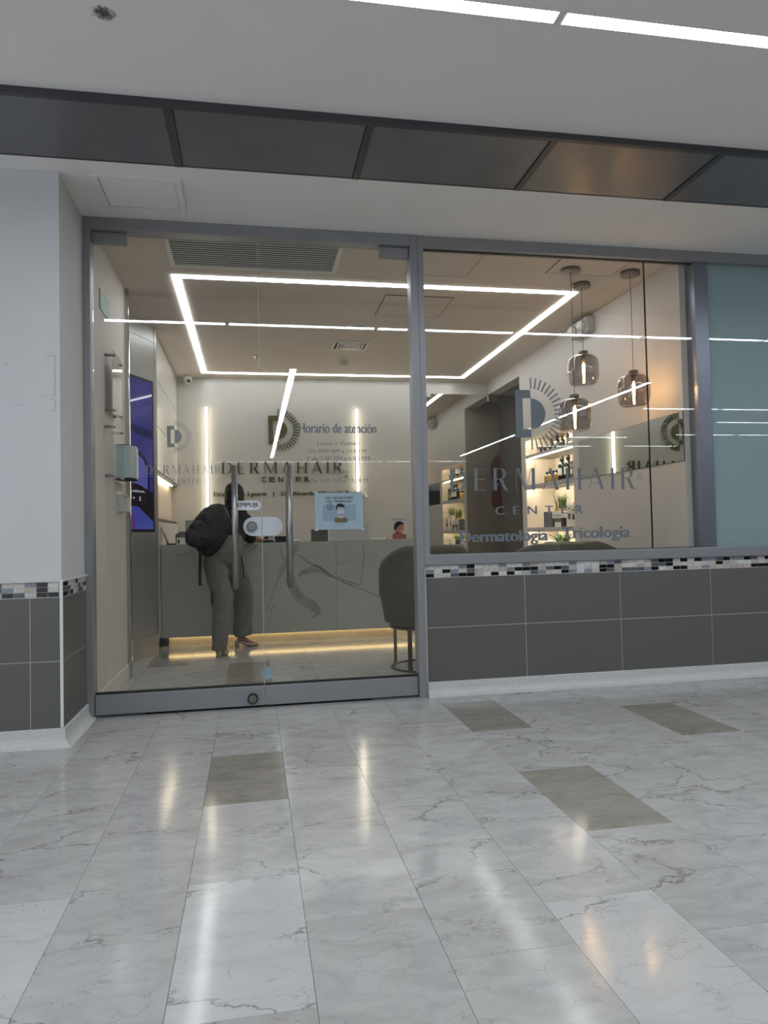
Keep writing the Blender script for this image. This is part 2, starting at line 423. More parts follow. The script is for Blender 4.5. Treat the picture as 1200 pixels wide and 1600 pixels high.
df = N('ShaderNodeBsdfDiffuse'); df.inputs[0].default_value = (*lin((96, 84, 80)), 1); tr = N('ShaderNodeBsdfTransparent'); mx = N('ShaderNodeMixShader')
L(mr.outputs[0], mx.inputs[0]); L(tr.outputs[0], mx.inputs[1]); L(df.outputs[0], mx.inputs[2]); L(mx.outputs[0], out.inputs[0])
st = bmesh.new(); vv = [st.verts.new((.07*math.cos(2*PI*i/32), .062*math.sin(2*PI*i/32), 0)) for i in range(32)]; st.faces.new(vv)
sto = finish(st, 'damp_stain', m, ceil_); sto.location = (-.487, -1.70, H-.0006)
# access hatch in the soffit
hatch = thing('ceiling_hatch', 'white framed access hatch in the mall soffit above the left door', 'hatch', (-0.56, -0.35, H))
hatch_p = [(-.785,-.525),(-.345,-.525),(-.35,-.172),(-.775,-.172)]
box('hatch_panel', -.185, .185, -.155, .155, -.006, 0.0, CEIL_M, hatch)
boxes('hatch_frame', [(-.222,-.19,-.178,.178,-.012,0), (.19,.222,-.178,.178,-.012,0), (-.19,.19,-.178,-.16,-.008,0), (-.19,.19,.16,.178,-.008,0)], WHITE, hatch)
box('hatch_latch', .06, .1, .158, .176, -.016, -.008, WHITE, hatch)
# dark metal band
band = thing('ceiling_band', 'dark grey metal panel band running across the mall ceiling above the shopfront', 'ceiling panel', (0, -0.95, H))
def bandbox(nm, x0, x1, y0, y1, z0, z1, m): return box(nm, x0, x1, y0+0.95, y1+0.95, z0-H, z1-H, m, band)
bandbox('backing', -4.6, 14, -1.225, -0.668, H+0.02, H+0.25, BANDF)
bandbox('front_rail', -4.6, 14, -1.225, -1.20, H-0.030, H+0.02, BANDF)
bandbox('rear_rail', -4.6, 14, -0.680, -0.668, H-0.004, H+0.02, BANDF)
jx = [-0.33+0.884*k for k in range(-4, 16)]
for x in jx: bandbox('cross_rail', x-0.017, x+0.017, -1.20, -0.68, H-0.012, H+0.02, BANDF)
for a, b in zip(jx, jx[1:]):
    bandbox('metal_panel', a+0.020, b-0.020, -1.197, -0.683, H-0.004, H+0.018, BANDM)

wall_b = box('wall_back', -4.6, 14.2, -18.2, -18, 0, H+.2, mat('far_shopfronts_dark', (66, 62, 58), .6, noise=.3, scale=1.2)); struct(wall_b)
wr2 = box('wall_right', 14, 14.2, -18, 0, 0, H+.2, mat('far_wall_grey', (120, 116, 112), .6, noise=.2, scale=1.2)); struct(wr2)

# ---- mall ceiling tubes
def tube_light(x0, x1, y0, y1, label, group):
    cx_, cy_ = (x0+x1)/2, (y0+y1)/2
    t = thing('ceiling_tube', label, 'light', (cx_, cy_, H), 0, group)
    a, b = (x1-x0)/2, (y1-y0)/2; g = 0.008
    boxes('housing', [(-a, a, -b, -b+g, -.006, .0), (-a, a, b-g, b, -.006, .0), (-a, -a+g, -b+g, b-g, -.006, 0), (a-g, a, -b+g, b-g, -.006, 0)], WHITE, t)
    box('diffuser', -a+g, a-g, -b+g, b-g, -.004, -.001, LED_C, t)
    return t
W2 = 0.036
ORD = ('first','second','third','fourth','fifth','sixth','seventh','eighth')
for i in range(-1, 6):
    x0 = 1.13+1.31*(i-1)
    xa, xb = max(x0, -1.22), x0+1.295
    if xb > 7.2 or xb-xa < .2: continue
    tube_light(xa, xb, -1.93-W2, -1.93+W2,
        'slim white ceiling tube at the top right of the view, right of the joint' if i == 1 else
        'slim white ceiling tube at the top of the view, left of its joint' if i == 0 else
        'slim ceiling tube above the top of the view, %s of the front run' % ORD[i+1], 'front run of ceiling tubes' )
for i in range(7): tube_light(0.47-.045, 0.47+.045, -3.55-1.3*(i+1)+.015, -3.55-1.3*i, 'ceiling tube mirrored in the door glass, %s of the left run' % ORD[i], 'left run of ceiling tubes')
for i in range(7): tube_light(4.98-.045, 4.98+.045, -3.87-1.2*(i+1)+.015, -3.87-1.2*i, 'ceiling tube mirrored in the window glass, %s of the right run' % ORD[i], 'right run of ceiling tubes')
for i in range(5):
    tube_light(-0.95+1.3*i, -0.95+1.3*(i+1)-.03, -13.5-W2, -13.5+W2, 'thin mirrored ceiling tube of the far cross run, %s from left' % ORD[i], 'far cross run of ceiling tubes')
for q_, (xa, yy) in enumerate(((5.95,-5.7),(7.3,-5.7),(8.65,-5.7),(8.1,-6.95),(9.45,-6.95),(8.3,-8.5),(9.7,-8.5),(6.2,-8.9),(6.1,-10.3),(8.2,-10.3))):
    tube_light(xa, xa+1.3, yy-W2, yy+W2, 'ceiling tube of row %s among the short right-hand rows, %s along it' % (('one','one','one','two','two','three','three','four','five','five')[q_], ORD[(0,1,2,0,1,0,1,0,0,1)[q_]]), 'short rows of ceiling tubes')
for i in range(3): tube_light(-4.5, -3.2, -2.6-2.4*i, -2.52-2.4*i, 'added unseen ceiling tube by the open left end of the mall, %s from the shopfront' % ORD[i], 'added left rows of ceiling tubes')  # extra tubes out of view, added to spread more light through the mall

# ---- wall tiling
TH, TW = 0.307, 0.6515
def tiled(root, axis, a0, a1, face, sgn, zs, cuts, ztop0=0.725):
    """grey slabs and three rows of mosaic on a wall face; axis 'X' or 'Y'"""
    def put(nm, p0, p1, z0, z1, m, th):
        lo, hi = sorted((face, face+sgn*th))
        if axis == 'X': box(nm, p0, p1, lo, hi, z0, z1, m, root)
        else: box(nm, lo, hi, p0, p1, z0, z1, m, root)
    cs = [a0]+sorted(c for c in cuts if a0 < c < a1)+[a1]
    for z0, z1 in zs:
        for p, q in zip(cs, cs[1:]): put('wall_tile', p+.0020, q-.0020, z0+.0020, z1-.0020, GREYTILE, .0020)
    rw = 0.0247; mw = 0.0523
    for r_ in range(3):
        z0 = ztop0+.001+r_*rw
        p = a0; k = 0
        while p < a1-.004:
            q = min(p+mw, a1)
            u = random.random()
            m = MOS[2] if u < .24 else MOS[0] if u < .45 else MOS[1] if u < .66 else MOS[3] if u < .80 else MOS[4] if u < .9 else MOS[5]
            put('mosaic_tile', p+.0014, q-.0014, z0+.0014, z0+rw-.0014, m, .0022)
            p = q; k += 1
    return
def cove(root_name, pts, h=0.088, d=0.05):
    """terrazzo skirting with a hollow curve, swept along a polyline of the wall foot (room side on the right)"""
    prof = [(0.008, h), (0.012, h-.004), (0.013, .045), (0.018, .028), (0.028, .014), (d, .0015), (d, 0), (0, 0), (0, h)]
    bm = bmesh.new(); n = len(pts); rows = []
    for i, p in enumerate(pts):
        dirs = []
        if i > 0: dirs.append((Vector(pts[i])-Vector(pts[i-1])).normalized())
        if i < n-1: dirs.append((Vector(pts[i+1])-Vector(pts[i])).normalized())
        nn = [Vector((d_.y, -d_.x)) for d_ in dirs]; nv = sum(nn, Vector((0, 0))).normalized()
        k = 1/max(.3, nv.dot(nn[0])); rows.append([bm.verts.new((p[0]+nv.x*u*k, p[1]+nv.y*u*k, z)) for u, z in prof])
    m_ = len(prof)
    for A, B in zip(rows, rows[1:]):
        for i in range(m_): bm.faces.new((A[i], A[(i+1)%m_], B[(i+1)%m_], B[i]))
    bm.faces.new(rows[0]); bm.faces.new(rows[-1][::-1])
    o = finish(bm, root_name, TERRAZZO); struct(o); return o
# left pier
pier = box('wall_left', -2.6, -0.93, -0.53, 0.10, 0, H, PLASTER); struct(pier)
wl3 = box('wall_left', -4.6, -2.6, -0.2, 0.0, 0, H, PLASTER); struct(wl3)
ZS = [(0.085, 0.412), (0.412, 0.725)]
box('grout_bed', -2.6, -0.93, -0.533, -0.53, 0.08, 0.80, GROUT, pier)
box('grout_bed', -0.93, -0.927, -0.53, -0.0, 0.08, 0.80, GROUT, pier)
tiled(pier, 'X', -2.3, -0.936, -0.533, -1, ZS, [-1.075-.6515*k for k in range(4)])
tiled(pier, 'Y', -0.53, -0.012, -0.927, 1, ZS, [])
box('tile_trim', -0.9365, -0.9225, -0.545, -0.531, 0.09, 0.803, WHITE, pier, bevel=.003)
box('tile_cap', -2.6, -0.9185, -0.544, -0.53, 0.801, 0.812, PLASTER, pier)
box('tile_cap', -0.93, -0.917, -0.53, -0.0, 0.801, 0.812, PLASTER, pier)
# scuffs and old sticker marks on the pier front
sc_ = bmesh.new()
def mark(x0, x1, z0, z1): bm_box(sc_, x0, x1, -0.5308, -0.53, z0, z1)
for (x0, x1, z0, z1) in ((-.995,-.952,1.921,1.925),(-.956,-.952,1.72,1.925),(-.975,-.952,1.72,1.723),(-.98,-.955,1.704,1.707),(-.956,-.952,1.645,1.704),(-.98,-.952,1.645,1.648),(-1.14,-1.10,1.675,1.678),(-1.02,-1.0,1.715,1.718)): mark(x0, x1, z0, z1)
for k in range(9):
    cx_, cz_ = random.uniform(-1.19, -.99), random.uniform(1.65, 1.9)
    mark(cx_, cx_+random.uniform(.003,.009), cz_, cz_+random.uniform(.003,.008))
finish(sc_, 'scuff_marks', mat('scuff_grey', (176, 176, 178), .8), pier)
cove('baseboard_left', [(-2.6, -0.533), (-0.927, -0.533), (-0.927, -0.005)][::1], 0.088, 0.05)
# parapet wall below the window
front = box('wall_front', 1.035, 14, 0.0, 0.14, 0, 0.803, PLASTER); struct(front)
box('grout_bed', 1.035, 14, -0.003, 0, 0.08, 0.80, GROUT, front)
tiled(front, 'X', 1.045, 4.0, -0.003, -1, [(0.085, 0.418), (0.418, 0.725)], [1.685+.6515*k for k in range(5)])
far = boxes('far_wall_tiles', [(4.002, 14, -0.005, -0.003, 0.087, 0.416), (4.002, 14, -0.005, -0.003, 0.420, 0.723)], GREYTILE, front); far['kind'] = 'stuff'
farm = boxes('far_mosaic', [(4.002+.0523*i, 4.0005+.0523*(i+1), -.0052, -.003, .727+.0247*r_, .7497+.0247*r_) for i in range(190) for r_ in range(3) if (i*7+r_*5) % 11 < 8], MOS[0], front); farm['kind'] = 'stuff'
bb = cove('baseboard_front', [(14, -0.003), (1.04, -0.003)][::-1], 0.088, 0.05)

# ---- shopfront frames
GY0, GY1 = 0.02, 0.032           # glass plane
fr = sroot('trim_1', 'satin aluminium frame around the double glass door')
box('jamb', -0.93, -0.889, -0.03, 0.07, 0, H, ALU, fr, bevel=.003)
box('jamb', 0.985, 1.032, -0.03, 0.07, 0, H, ALU, fr, bevel=.003)
box('head_rail', -0.889, 0.985, -0.028, 0.07, 2.785, H, ALU, fr, bevel=.003)
box('threshold', -0.889, 0.985, 0.0, 0.06, 0.0, 0.004, BLACK, fr)
box('floor_spring_plate', -0.889, -0.62, -0.015, 0.065, 0.0, 0.006, ALUDARK, fr)
box('floor_spring_plate', 0.70, 0.985, -0.015, 0.065, 0.0, 0.006, ALUDARK, fr)
win = sroot('window_1', 'clear glass shop window in satin aluminium frame with vinyl lettering')
box('frame_jamb', 1.0335, 1.072, -0.022, 0.065, 0.803, H, ALU, win, bevel=.003)
box('frame_head', 1.072, 3.6, -0.022, 0.065, 2.785, H, ALU, win, bevel=.003)
box('frame_sill', 1.0335, 3.6, -0.024, 0.065, 0.803, 0.868, ALU, win, bevel=.004)
box('window_pane', 1.072, 2.593, GY0, GY1, 0.868, 2.785, GLASS, win)
box('window_pane', 2.597, 2.95, GY0, GY1, 0.868, 2.785, GLASS, win)
box('pane_seal', 2.593, 2.597, GY0, GY1, 0.868, 2.785, BLACK, win)
box('gasket', 1.072, 2.95, GY0-.004, GY1+.004, 0.868, 0.872, BLACK, win)
box('gasket', 1.072, 2.95, GY0-.004, GY1+.004, 2.781, 2.785, BLACK, win)
post = box('trim_2', 2.945, 3.045, -0.005, 0.10, 0.868, 2.785, POSTM, bevel=.002); struct(post)
win2 = sroot('window_2', 'frosted blue-green glass panes right of the brushed post')
m, nt, out = new_mat('frosted_glass')
b1 = nt.nodes.new('ShaderNodeBsdfPrincipled'); b1.inputs['Base Color'].default_value = (*lin((140, 163, 164)), 1)
b1.inputs['Roughness'].default_value = 0.5; b1.inputs['Coat Weight'].default_value = 1.0; b1.inputs['Coat Roughness'].default_value = 0.0
nz = nt.nodes.new('ShaderNodeTexNoise'); nz.inputs['Scale'].default_value = 1.5
hv = nt.nodes.new('ShaderNodeHueSaturation'); hv.inputs['Color'].default_value = (*lin((140, 163, 164)), 1)
mr = nt.nodes.new('ShaderNodeMapRange'); mr.inputs[3].default_value = .94; mr.inputs[4].default_value = 1.06
nt.links.new(nz.outputs[0], mr.inputs[0]); nt.links.new(mr.outputs[0], hv.inputs['Value']); nt.links.new(hv.outputs[0], b1.inputs['Base Color'])
nt.links.new(b1.outputs[0], out.inputs[0]); FROST = m
for i in range(6):
    box('frosted_pane', 3.045+1.8*i, 3.045+1.8*(i+1)-.006, GY0, GY1, 0.868, 2.785, FROST, win2)
box('frame_head', 3.6, 14, -0.022, 0.065, 2.785, H, ALU, win2)
box('frame_sill', 3.6, 14, -0.024, 0.065, 0.803, 0.868, ALU, win2)

# ---- glass doors
def pill(bm, x0, x1, z0, z1, y0, y1, left=True, right=True):
    r_ = (z1-z0)/2; zc = (z0+z1)/2; pts = []
    if right: pts += [(x1-r_+r_*math.sin(t), zc-r_*math.cos(t)) for t in [PI*i/12 for i in range(13)]]
    else: pts += [(x1, z0), (x1, z1)]
    if left: pts += [(x0+r_-r_*math.sin(t), zc+r_*math.cos(t)) for t in [PI*i/12 for i in range(13)]]
    else: pts += [(x0, z1), (x0, z0)]
    bm_poly(bm, pts, y0, y1)
def door(name, x0, x1, hx, patch, label):
    d = sroot(name, label)
    box('glass_leaf', x0, x1, GY0, GY1, 0.125, 2.775, GLASS, d)
    box('bottom_rail', x0, x1, -0.004, 0.056, 0.012, 0.126, ALU, d, bevel=.003)
    box('rail_seal', x0, x1, GY0-.01, GY1+.01, 0.126, 0.135, BLACK, d)
    box('patch_fitting', patch[0], patch[1], 0.004, 0.048, 2.72, 2.782, ALU, d, bevel=.002)
    h = cyl('pull_handle', (hx, -0.045, 0.70), (hx, -0.045, 1.42), 0.0165, STEEL, d)
    for z in (0.80, 1.32): cyl('handle_stem', (hx, -0.045, z), (hx, GY0, z), 0.009, STEEL, h, n=12)
    hb = cyl('pull_handle', (hx, 0.10, 0.70), (hx, 0.10, 1.42), 0.0165, STEEL, d)
    for z in (0.80, 1.32): cyl('handle_stem', (hx, GY1, z), (hx, 0.10, z), 0.009, STEEL, hb, n=12)
    return d
d1 = door('door_1', -0.886, 0.053, -0.101, (-0.886, -0.695), 'left leaf of the glass double door, with cylinder lock plate')
d2 = door('door_2', 0.058, 0.982, 0.217, (0.80, 0.982), 'right leaf of the glass double door, with opening hours')
LOCKP = mat('lock_plate_white', (205, 209, 216), .35, .1, noise=.02)
bm = bmesh.new(); pill(bm, -0.054, 0.0525, 1.006, 1.118, GY0-.004, GY0-.0004, right=False); lp = finish(bm, 'lock_plate', LOCKP, d1)
cyl('lock_cylinder', (-0.0045, GY0-.02, 1.062), (-0.0045, GY0-.004, 1.062), 0.031, mat('dull_bronze', (112, 114, 112), .45, .3), lp)
cyl('lock_core', (-0.0045, GY0-.023, 1.062), (-0.0045, GY0-.02, 1.062), 0.021, mat('lock_core_nickel', (140,142,140), .4, .3), lp)
box('keyhole', -.0065, -.0025, GY0-.0242, GY0-.0228, 1.053, 1.066, BLACK, lp)
bm = bmesh.new(); pill(bm, 0.0585, 0.178, 1.006, 1.118, GY0-.004, GY0-.0004, left=False); finish(bm, 'lock_plate', LOCKP, d2)
rl = cyl('rail_lock', (-0.014, -0.022, 0.055), (-0.014, -0.004, 0.055), 0.031, mat('lock_ring_dark', (60, 58, 56), .4, .7), d1)
cyl('rail_lock_core', (-0.014, -0.026, 0.055), (-0.014, -0.022, 0.055), 0.022, mat('rail_core_nickel', (118,116,110), .4, .3), rl)
def rrect(bm, x0, x1, z0, z1, r_):
    pts = []
    for cx, cz, a in ((x1-r_, z0+r_, -PI/2), (x1-r_, z1-r_, 0), (x0+r_, z1-r_, PI/2), (x0+r_, z0+r_, PI)):
        pts += [(cx+r_*math.cos(a+PI/2*i/5), cz+r_*math.sin(a+PI/2*i/5)) for i in range(6)]
    bm_poly(bm, pts, GY0-.0012, GY0-.0003)
# old adhesive patches at the foot of the joint
bm = bmesh.new(); rrect(bm, 0.034, 0.050, 0.158, 0.222, .007); finish(bm, 'adhesive_patch', mat('blue_foam_tape', (132, 158, 172), .6, noise=.1), d1)
bm = bmesh.new(); rrect(bm, 0.060, 0.098, 0.158, 0.228, .016); finish(bm, 'adhesive_patch', mat('blue_foam_tape_b', (138, 164, 178), .6, noise=.1), d2)
# polished edges that meet at the joint
EDGE = mat('polished_glass_edge', (186, 190, 184), .12, noise=.05)
box('polished_edge', .0530, .0545, GY0, GY1, .135, 2.775, EDGE, d1); box('polished_edge', .0565, .0580, GY0, GY1, .135, 2.775, EDGE, d2)
# vinyl lettering
def vinyl(parent, m, ex, ez, eh, wx0, wx1, wz0, wz1, cx0, cx1, cz0, cz1, y):
    e, rs = emblem(ex, ez, eh, y, y+.0006); finish(merge_bms([e]+rs), 'vinyl_emblem', m, parent)
    finish(merge_bms(wordmark('DERMAHAIR', wx0, wx1, wz0, wz1, y, y+.0006, gap=.42)), 'vinyl_wordmark', m, parent)
    writing('vinyl_subtitle', 'CENTER', cx0, cx1, cz0, cz1, y, m, parent, space=2.0, contrast=(cx1-cx0)*.008)
yv = GY0-.0008
vinyl(win, VINYL, 1.768, 1.752, 0.310, 1.222, 2.478, 1.262, 1.402, 1.512, 2.102, 1.107, 1.160, yv)
writing('vinyl_specialty', 'Dermatología', 1.274, 1.852, 0.915, 1.008, yv, VINYL, win, contrast=.010)
writing('vinyl_specialty', 'Tricología', 1.955, 2.424, 0.922, 1.020, yv, VINYL, win, contrast=.010)
box('vinyl_divider', 1.927, 1.932, yv, yv+.0006, 0.872, 1.008, VINYL, win)
bm = bmesh.new(); 
for q in ring(2.514, 1.345, .0165, .0165, .019, .019, 0, 2*PI, 24): bm_poly(bm, q, yv, yv+.0006)
bm_text(bm, 'R', 2.507, 2.521, 1.335, 1.355, yv); finish(bm, 'vinyl_registered_mark', VINYL, win)
vinyl(d1, VINYLS, -0.440, 1.597, 0.127, -0.600, -0.178, 1.378, 1.428, -0.455, -0.305, 1.320, 1.346, yv)
for (s_, x0, x1, z0, z1, ct) in (('Horario de atención', .284, .756, 1.622, 1.682, .0042), ('Lunes a Viernes', .395, .650, 1.547, 1.572, .002),
    ('De 8:00 AM a 12:00 M', .342, .692, 1.502, 1.524, .002), ('Y de 2:00 PM a 6:00 PM', .322, .712, 1.455, 1.480, .002),
    ('Sábados', .463, .580, 1.376, 1.400, .002), ('De 8:00 AM a 12:00 M', .347, .697, 1.320, 1.345, .002)):
    writing('vinyl_line', s_, x0, x1, z0, z1, yv, VINYL if ct > .004 else VINYLS, d2, contrast=ct)

# EMPUJE sticker and the face-mask notice
INK = mat('printing_ink', (26, 28, 34), .5, noise=.05)
stk = thing('push_sticker', 'white pill-shaped EMPUJE sticker on the left glass door behind the handle', 'sticker', (-0.02, GY0, 1.188))
bm = bmesh.new(); pill(bm, -0.088, 0.072, -.028, .028, -.0016, -.0004); finish(bm, 'sticker_sheet', mat('sticker_white', (222, 224, 228), .4), stk)
writing('sticker_word', 'EMPUJE', -.066, .058, -.0165, .0165, -.0019, INK, stk, contrast=.0015)
ntc = thing('mask_notice', 'pale blue paper notice with masked man taped to the right glass door', 'poster', (0.519, GY1, 1.147))
def nb(nm, x0, x1, z0, z1, m, y=.0): return box(nm, x0, x1, y-.0008, y, z0, z1, m, ntc)
# printed on the side that faces the mall: paper just in front of the glass
ntc.location.y = GY0-.0004
PB = mat('notice_paper', (158, 178, 188), .6, noise=.01, scale=4); PBD = mat('notice_blue', (138, 158, 169), .6, noise=.01, scale=4)
nb('paper_sheet', -.146, .146, -.112, .110, PB)
nb('printed_panel', -.100, .103, -.060, .038, PBD, -.0009)
writing('printed_heading', 'USO OBLIGATORIO', -.084, .086, .073, .086, -.0022, INK, ntc, space=1.15, contrast=.001)
writing('printed_heading', 'DEL TAPABOCAS', -.073, .074, .052, .065, -.0022, INK, ntc, space=1.15, contrast=.001)
bm = bmesh.new()
for q in ring(-.056, .026, .0165, .0165, .0195, .0195, 0, 2*PI, 24): bm_poly(bm, q, -.0024, -.0019)
bm_poly(bm, [(-.065,.025),(-.062,.028),(-.057,.0225),(-.049,.034),(-.0455,.032),(-.057,.016)], -.0024, -.0019); finish(bm, 'printed_tick', INK, ntc)
def disc(nm, cx, cz, rx, rz, m, y, a0=0, a1=2*PI):
    bm = bmesh.new(); bm_poly(bm, [(cx+rx*math.cos(a0+(a1-a0)*i/28), cz+rz*math.sin(a0+(a1-a0)*i/28)) for i in range(28)], y-.0003, y); return finish(bm, nm, m, ntc)
disc('printed_shadow', .040, .004, .022, .036, PBD, -.0019)
bm = bmesh.new(); pill(bm, -.032, .052, -.071, -.040, -.0024, -.0021); finish(bm, 'printed_shirt', mat('print_brown', (108, 94, 76), .6), ntc)
nb('printed_neck', -.003, .020, -.045, -.010, mat('print_skin', (184, 166, 158), .6), -.0026)
disc('printed_face', .009, .004, .022, .026, mat('print_skin_b', (168, 160, 160), .6), -.0035)
disc('printed_mask', .009, -.006, .0205, .017, mat('print_mask', (176, 186, 200), .6), -.0039, PI, 2*PI)
nb('printed_mask_top', -.0115, .0295, -.007, .004, mat('print_mask_b', (176, 186, 200), .6), -.0037)
bm = bmesh.new(); bm_poly(bm, [(-.019,.008),(-.018,.03),(-.011,.042),(.0,.046),(.016,.044),(.027,.038),(.032,.034),(.032,.01),(.028,.022),(-.010,.024),(-.014,.010)], -.0044, -.0041); finish(bm, 'printed_hair', INK, ntc)
disc('printed_chin', .008, -.022, .006, .003, INK, -.0045)
writing('printed_footer', 'D  CENTER', -.028, .030, -.090, -.082, -.0016, mat('print_grey', (88, 100, 112), .6), ntc)
for q in ((-.15,.106),(.136,.106),(-.15,-.118),(.136,-.118)): nb('clear_tape', q[0], q[0]+.02, q[1], q[1]+.01, mat('tape', (196, 200, 200), .25), -.0012)

# ================================================================== CLINIC SHELL
XL, XR, YB = -0.905, 2.90, 4.12
def grp(name): return sroot(name)
wil = box('wall_left', XL-.10, XL, 0.07, 1.20, 0, H, ROOMPAINT); struct(wil)
wil2 = boxes('wall_left', [(-1.45, -1.35, 1.20, 4.3, 0, H), (-1.35, XL-.10, 1.10, 1.20, 0, H)], ROOMPAINT); struct(wil2)
box('trim_3', XL-.003, XL+.030, 1.17, 1.215, 0, H, CHROME, bevel=.006)['kind'] = 'structure'
wib = boxes('wall_back', [(-1.45, 2.03, YB, YB+.12, 0, H), (2.03, 3.3, YB, YB+.12, 2.70, H)], BACKPAINT); struct(wib)
# right wall with its lit niche (y 1.80-2.97) and the opening beyond 3.08
NY0, NY1, NZ0, NZ1, NX = 1.80, 2.97, 0.30, 2.00, 3.24
wir = boxes('wall_right', [(XR, XR+.14, 0.10, NY0, 0, H), (XR, XR+.14, NY1, 3.08, 0, H), (XR, XR+.14, NY0, NY1, 0, NZ0), (XR, XR+.14, NY0, NY1, NZ1, H),
    (XR, XR+.14, 3.08, YB+.12, 2.70, H)], ROOMPAINT); struct(wir)
box('grey_alcove_face', XR+.14, 4.2, 3.02, 3.08, 0, H, ROOMPAINT, wir)
cor = boxes('wall_right', [(4.2, 4.3, 3.0, 5.2, 0, H), (3.30, 4.2, 4.30, 4.36, 0, H), (1.9, 3.3, 4.30, 4.36, 0, H)], mat('passage_grey', (150, 144, 136), .7)); struct(cor)
rc = sroot('ceiling')
box('room_ceiling_board', -1.45, 4.4, 0.07, 4.4, H-.003, H+.2, ROOMCEIL, rc)
bs = box('baseboard_left', XL, XL+.012, 0.075, 1.165, 0, .10, ROOMPAINT); struct(bs)
# LED rectangle, 3 m x 3 m
ledr = thing('ceiling_light', 'thin white light line forming a large rectangle on the clinic ceiling', 'light', (0.995, 2.362, H-.003))
hw = .027
def lr(x0, x1, y0, y1):
    box('light_line', x0-.995, x1-.995, y0-2.362, y1-2.362, -.006, -.0005, LED_R, ledr)
lr(-.505-hw, 2.494+hw, .864-hw, .864+hw); lr(-.505-hw, 2.494+hw, 3.860-hw, 3.860+hw)
lr(-.505-hw, -.505+hw, .864+hw, 3.860-hw); lr(2.494-hw, 2.494+hw, .864+hw, 3.860-hw)
# slot grille
g = thing('air_grille', 'large white linear slot air grille on the clinic ceiling by the door', 'vent', (0.045, 0.38, H-.003))
gy = .29
box('grille_cavity', -.53, .53, -gy+.03, gy-.03, -.0015, 0, BLACK, g)
boxes('grille_frame', [(-.56,.56,-gy,-gy+.03,-.008,0), (-.56,.56,gy-.03,gy,-.008,0), (-.56,-.53,-gy+.03,gy-.03,-.008,0), (.53,.56,-gy+.03,gy-.03,-.008,0)], WHITE, g)
for i in range(15):
    y = -gy+.045+i*(2*gy-.09)/14
    box('slat', -.53, .53, y-.0055, y+.0055, -.004, -.0016, WHITE, g)
# square diffuser
g = thing('air_diffuser', 'small square four-way air diffuser in the middle of the clinic ceiling', 'vent', (0.965, 2.57, H-.003))
box('diffuser_cavity', -.15, .15, -.13, .13, -.001, 0, BLACK, g)
for r_, k in ((.175,0), (.125,1), (.095,2), (.068,3), (.042,4)):
    ry = r_*.85; t_ = .022 if k == 0 else .014
    boxes('diffuser_ring' if k else 'diffuser_frame', [(-r_,r_,-ry,-ry+t_,-.010-.003*k,-.001), (-r_,r_,ry-t_,ry,-.010-.003*k,-.001), (-r_,-r_+t_,-ry+t_,ry-t_,-.010-.003*k,-.001), (r_-t_,r_,-ry+t_,ry-t_,-.010-.003*k,-.001)], WHITE, g)
sp = thing('ceiling_speaker', 'round flush loudspeaker on the clinic ceiling above the square diffuser', 'speaker', (.95, 1.95, H-.003))
lathe('speaker_rim', [(.075,0),(.098,0),(.098,-.006),(.078,-.008),(.075,-.003)], (0,0,0), WHITE, sp)
lathe('speaker_grille', [(0,-.005),(.0765,-.004),(.0765,0)], (0,0,0), mat('speaker_mesh', (150,146,138), .7), sp)
sd = thing('smoke_detector', 'small white smoke detector dome hanging from the clinic ceiling', 'detector', (.975, 3.15, H-.003))
lathe('detector_base', [(0,0),(.062,0),(.062,-.012),(.05,-.016),(0,-.016)], (0,0,0), WHITE, sd)
lathe('detector_dome', [(.048,-.016),(.05,-.035),(.036,-.055),(0,-.058)], (0,0,0), mat('detector_plastic', (190,186,176), .5), sd)
sk = thing('ceiling_sprinkler', 'tiny metal fire sprinkler head on the clinic ceiling left of the detector', 'sprinkler', (.07, 3.10, H-.003))
lathe('sprinkler_rose', [(0,0),(.035,0),(.03,-.006),(.012,-.008),(.010,-.03),(0,-.03)], (0,0,0), CHROME, sk, n=14)
lathe('sprinkler_deflector', [(0,-.044),(.022,-.044),(.022,-.047),(0,-.047)], (0,0,0), CHROME, sk, n=14)
cyl('sprinkler_arm', (.009,0,-.03), (.009,0,-.045), .002, CHROME, sk, n=6); cyl('sprinkler_arm', (-.009,0,-.03), (-.009,0,-.045), .002, CHROME, sk, n=6)
def panel_hatch(x0, x1, y0, y1, label):
    t = thing('ceiling_hatch', label, 'hatch', ((x0+x1)/2, (y0+y1)/2, H-.003)); a, b = (x1-x0)/2, (y1-y0)/2
    box('hatch_panel', -a, a, -b, b, -.004, 0, ROOMCEIL, t)
    e = .0035
    boxes('hatch_gap', [(-a-e,a+e,-b-e,-b,-.0045,0), (-a-e,a+e,b,b+e,-.0045,0), (-a-e,-a,-b,b,-.0045,0), (a,a+e,-b,b,-.0045,0)], mat('gap_shadow', (70,64,58), .8), t)
panel_hatch(1.045, 1.585, 1.08, 1.585, 'flush access panel in the clinic ceiling behind the middle post')
panel_hatch(1.10, 1.545, .14, .625, 'flush access panel at the clinic ceiling edge beside the middle post')
panel_hatch(2.10, 2.60, .10, .475, 'flush access panel in the clinic ceiling beside the pendant lamps')
# dome camera in the back corner
cm = thing('security_camera', 'small white dome camera in the back left ceiling corner', 'camera', (-.70, YB-.07, 2.80))
lathe('camera_base', [(0,.05),(.045,.05),(.05,.02),(.048,0),(0,0)], (0,0,0), WHITE, cm)
bm = bmesh.new(); bmesh.ops.create_uvsphere(bm, u_segments=16, v_segments=10, radius=.040); bmesh.ops.translate(bm, verts=bm.verts, vec=(0,-.006,-.002)); finish(bm, 'camera_ball', WHITE, cm, smooth=True)
cyl('camera_lens', (.010,-.034,-.012), (.016,-.048,-.018), .019, BLACK, cm, n=14)

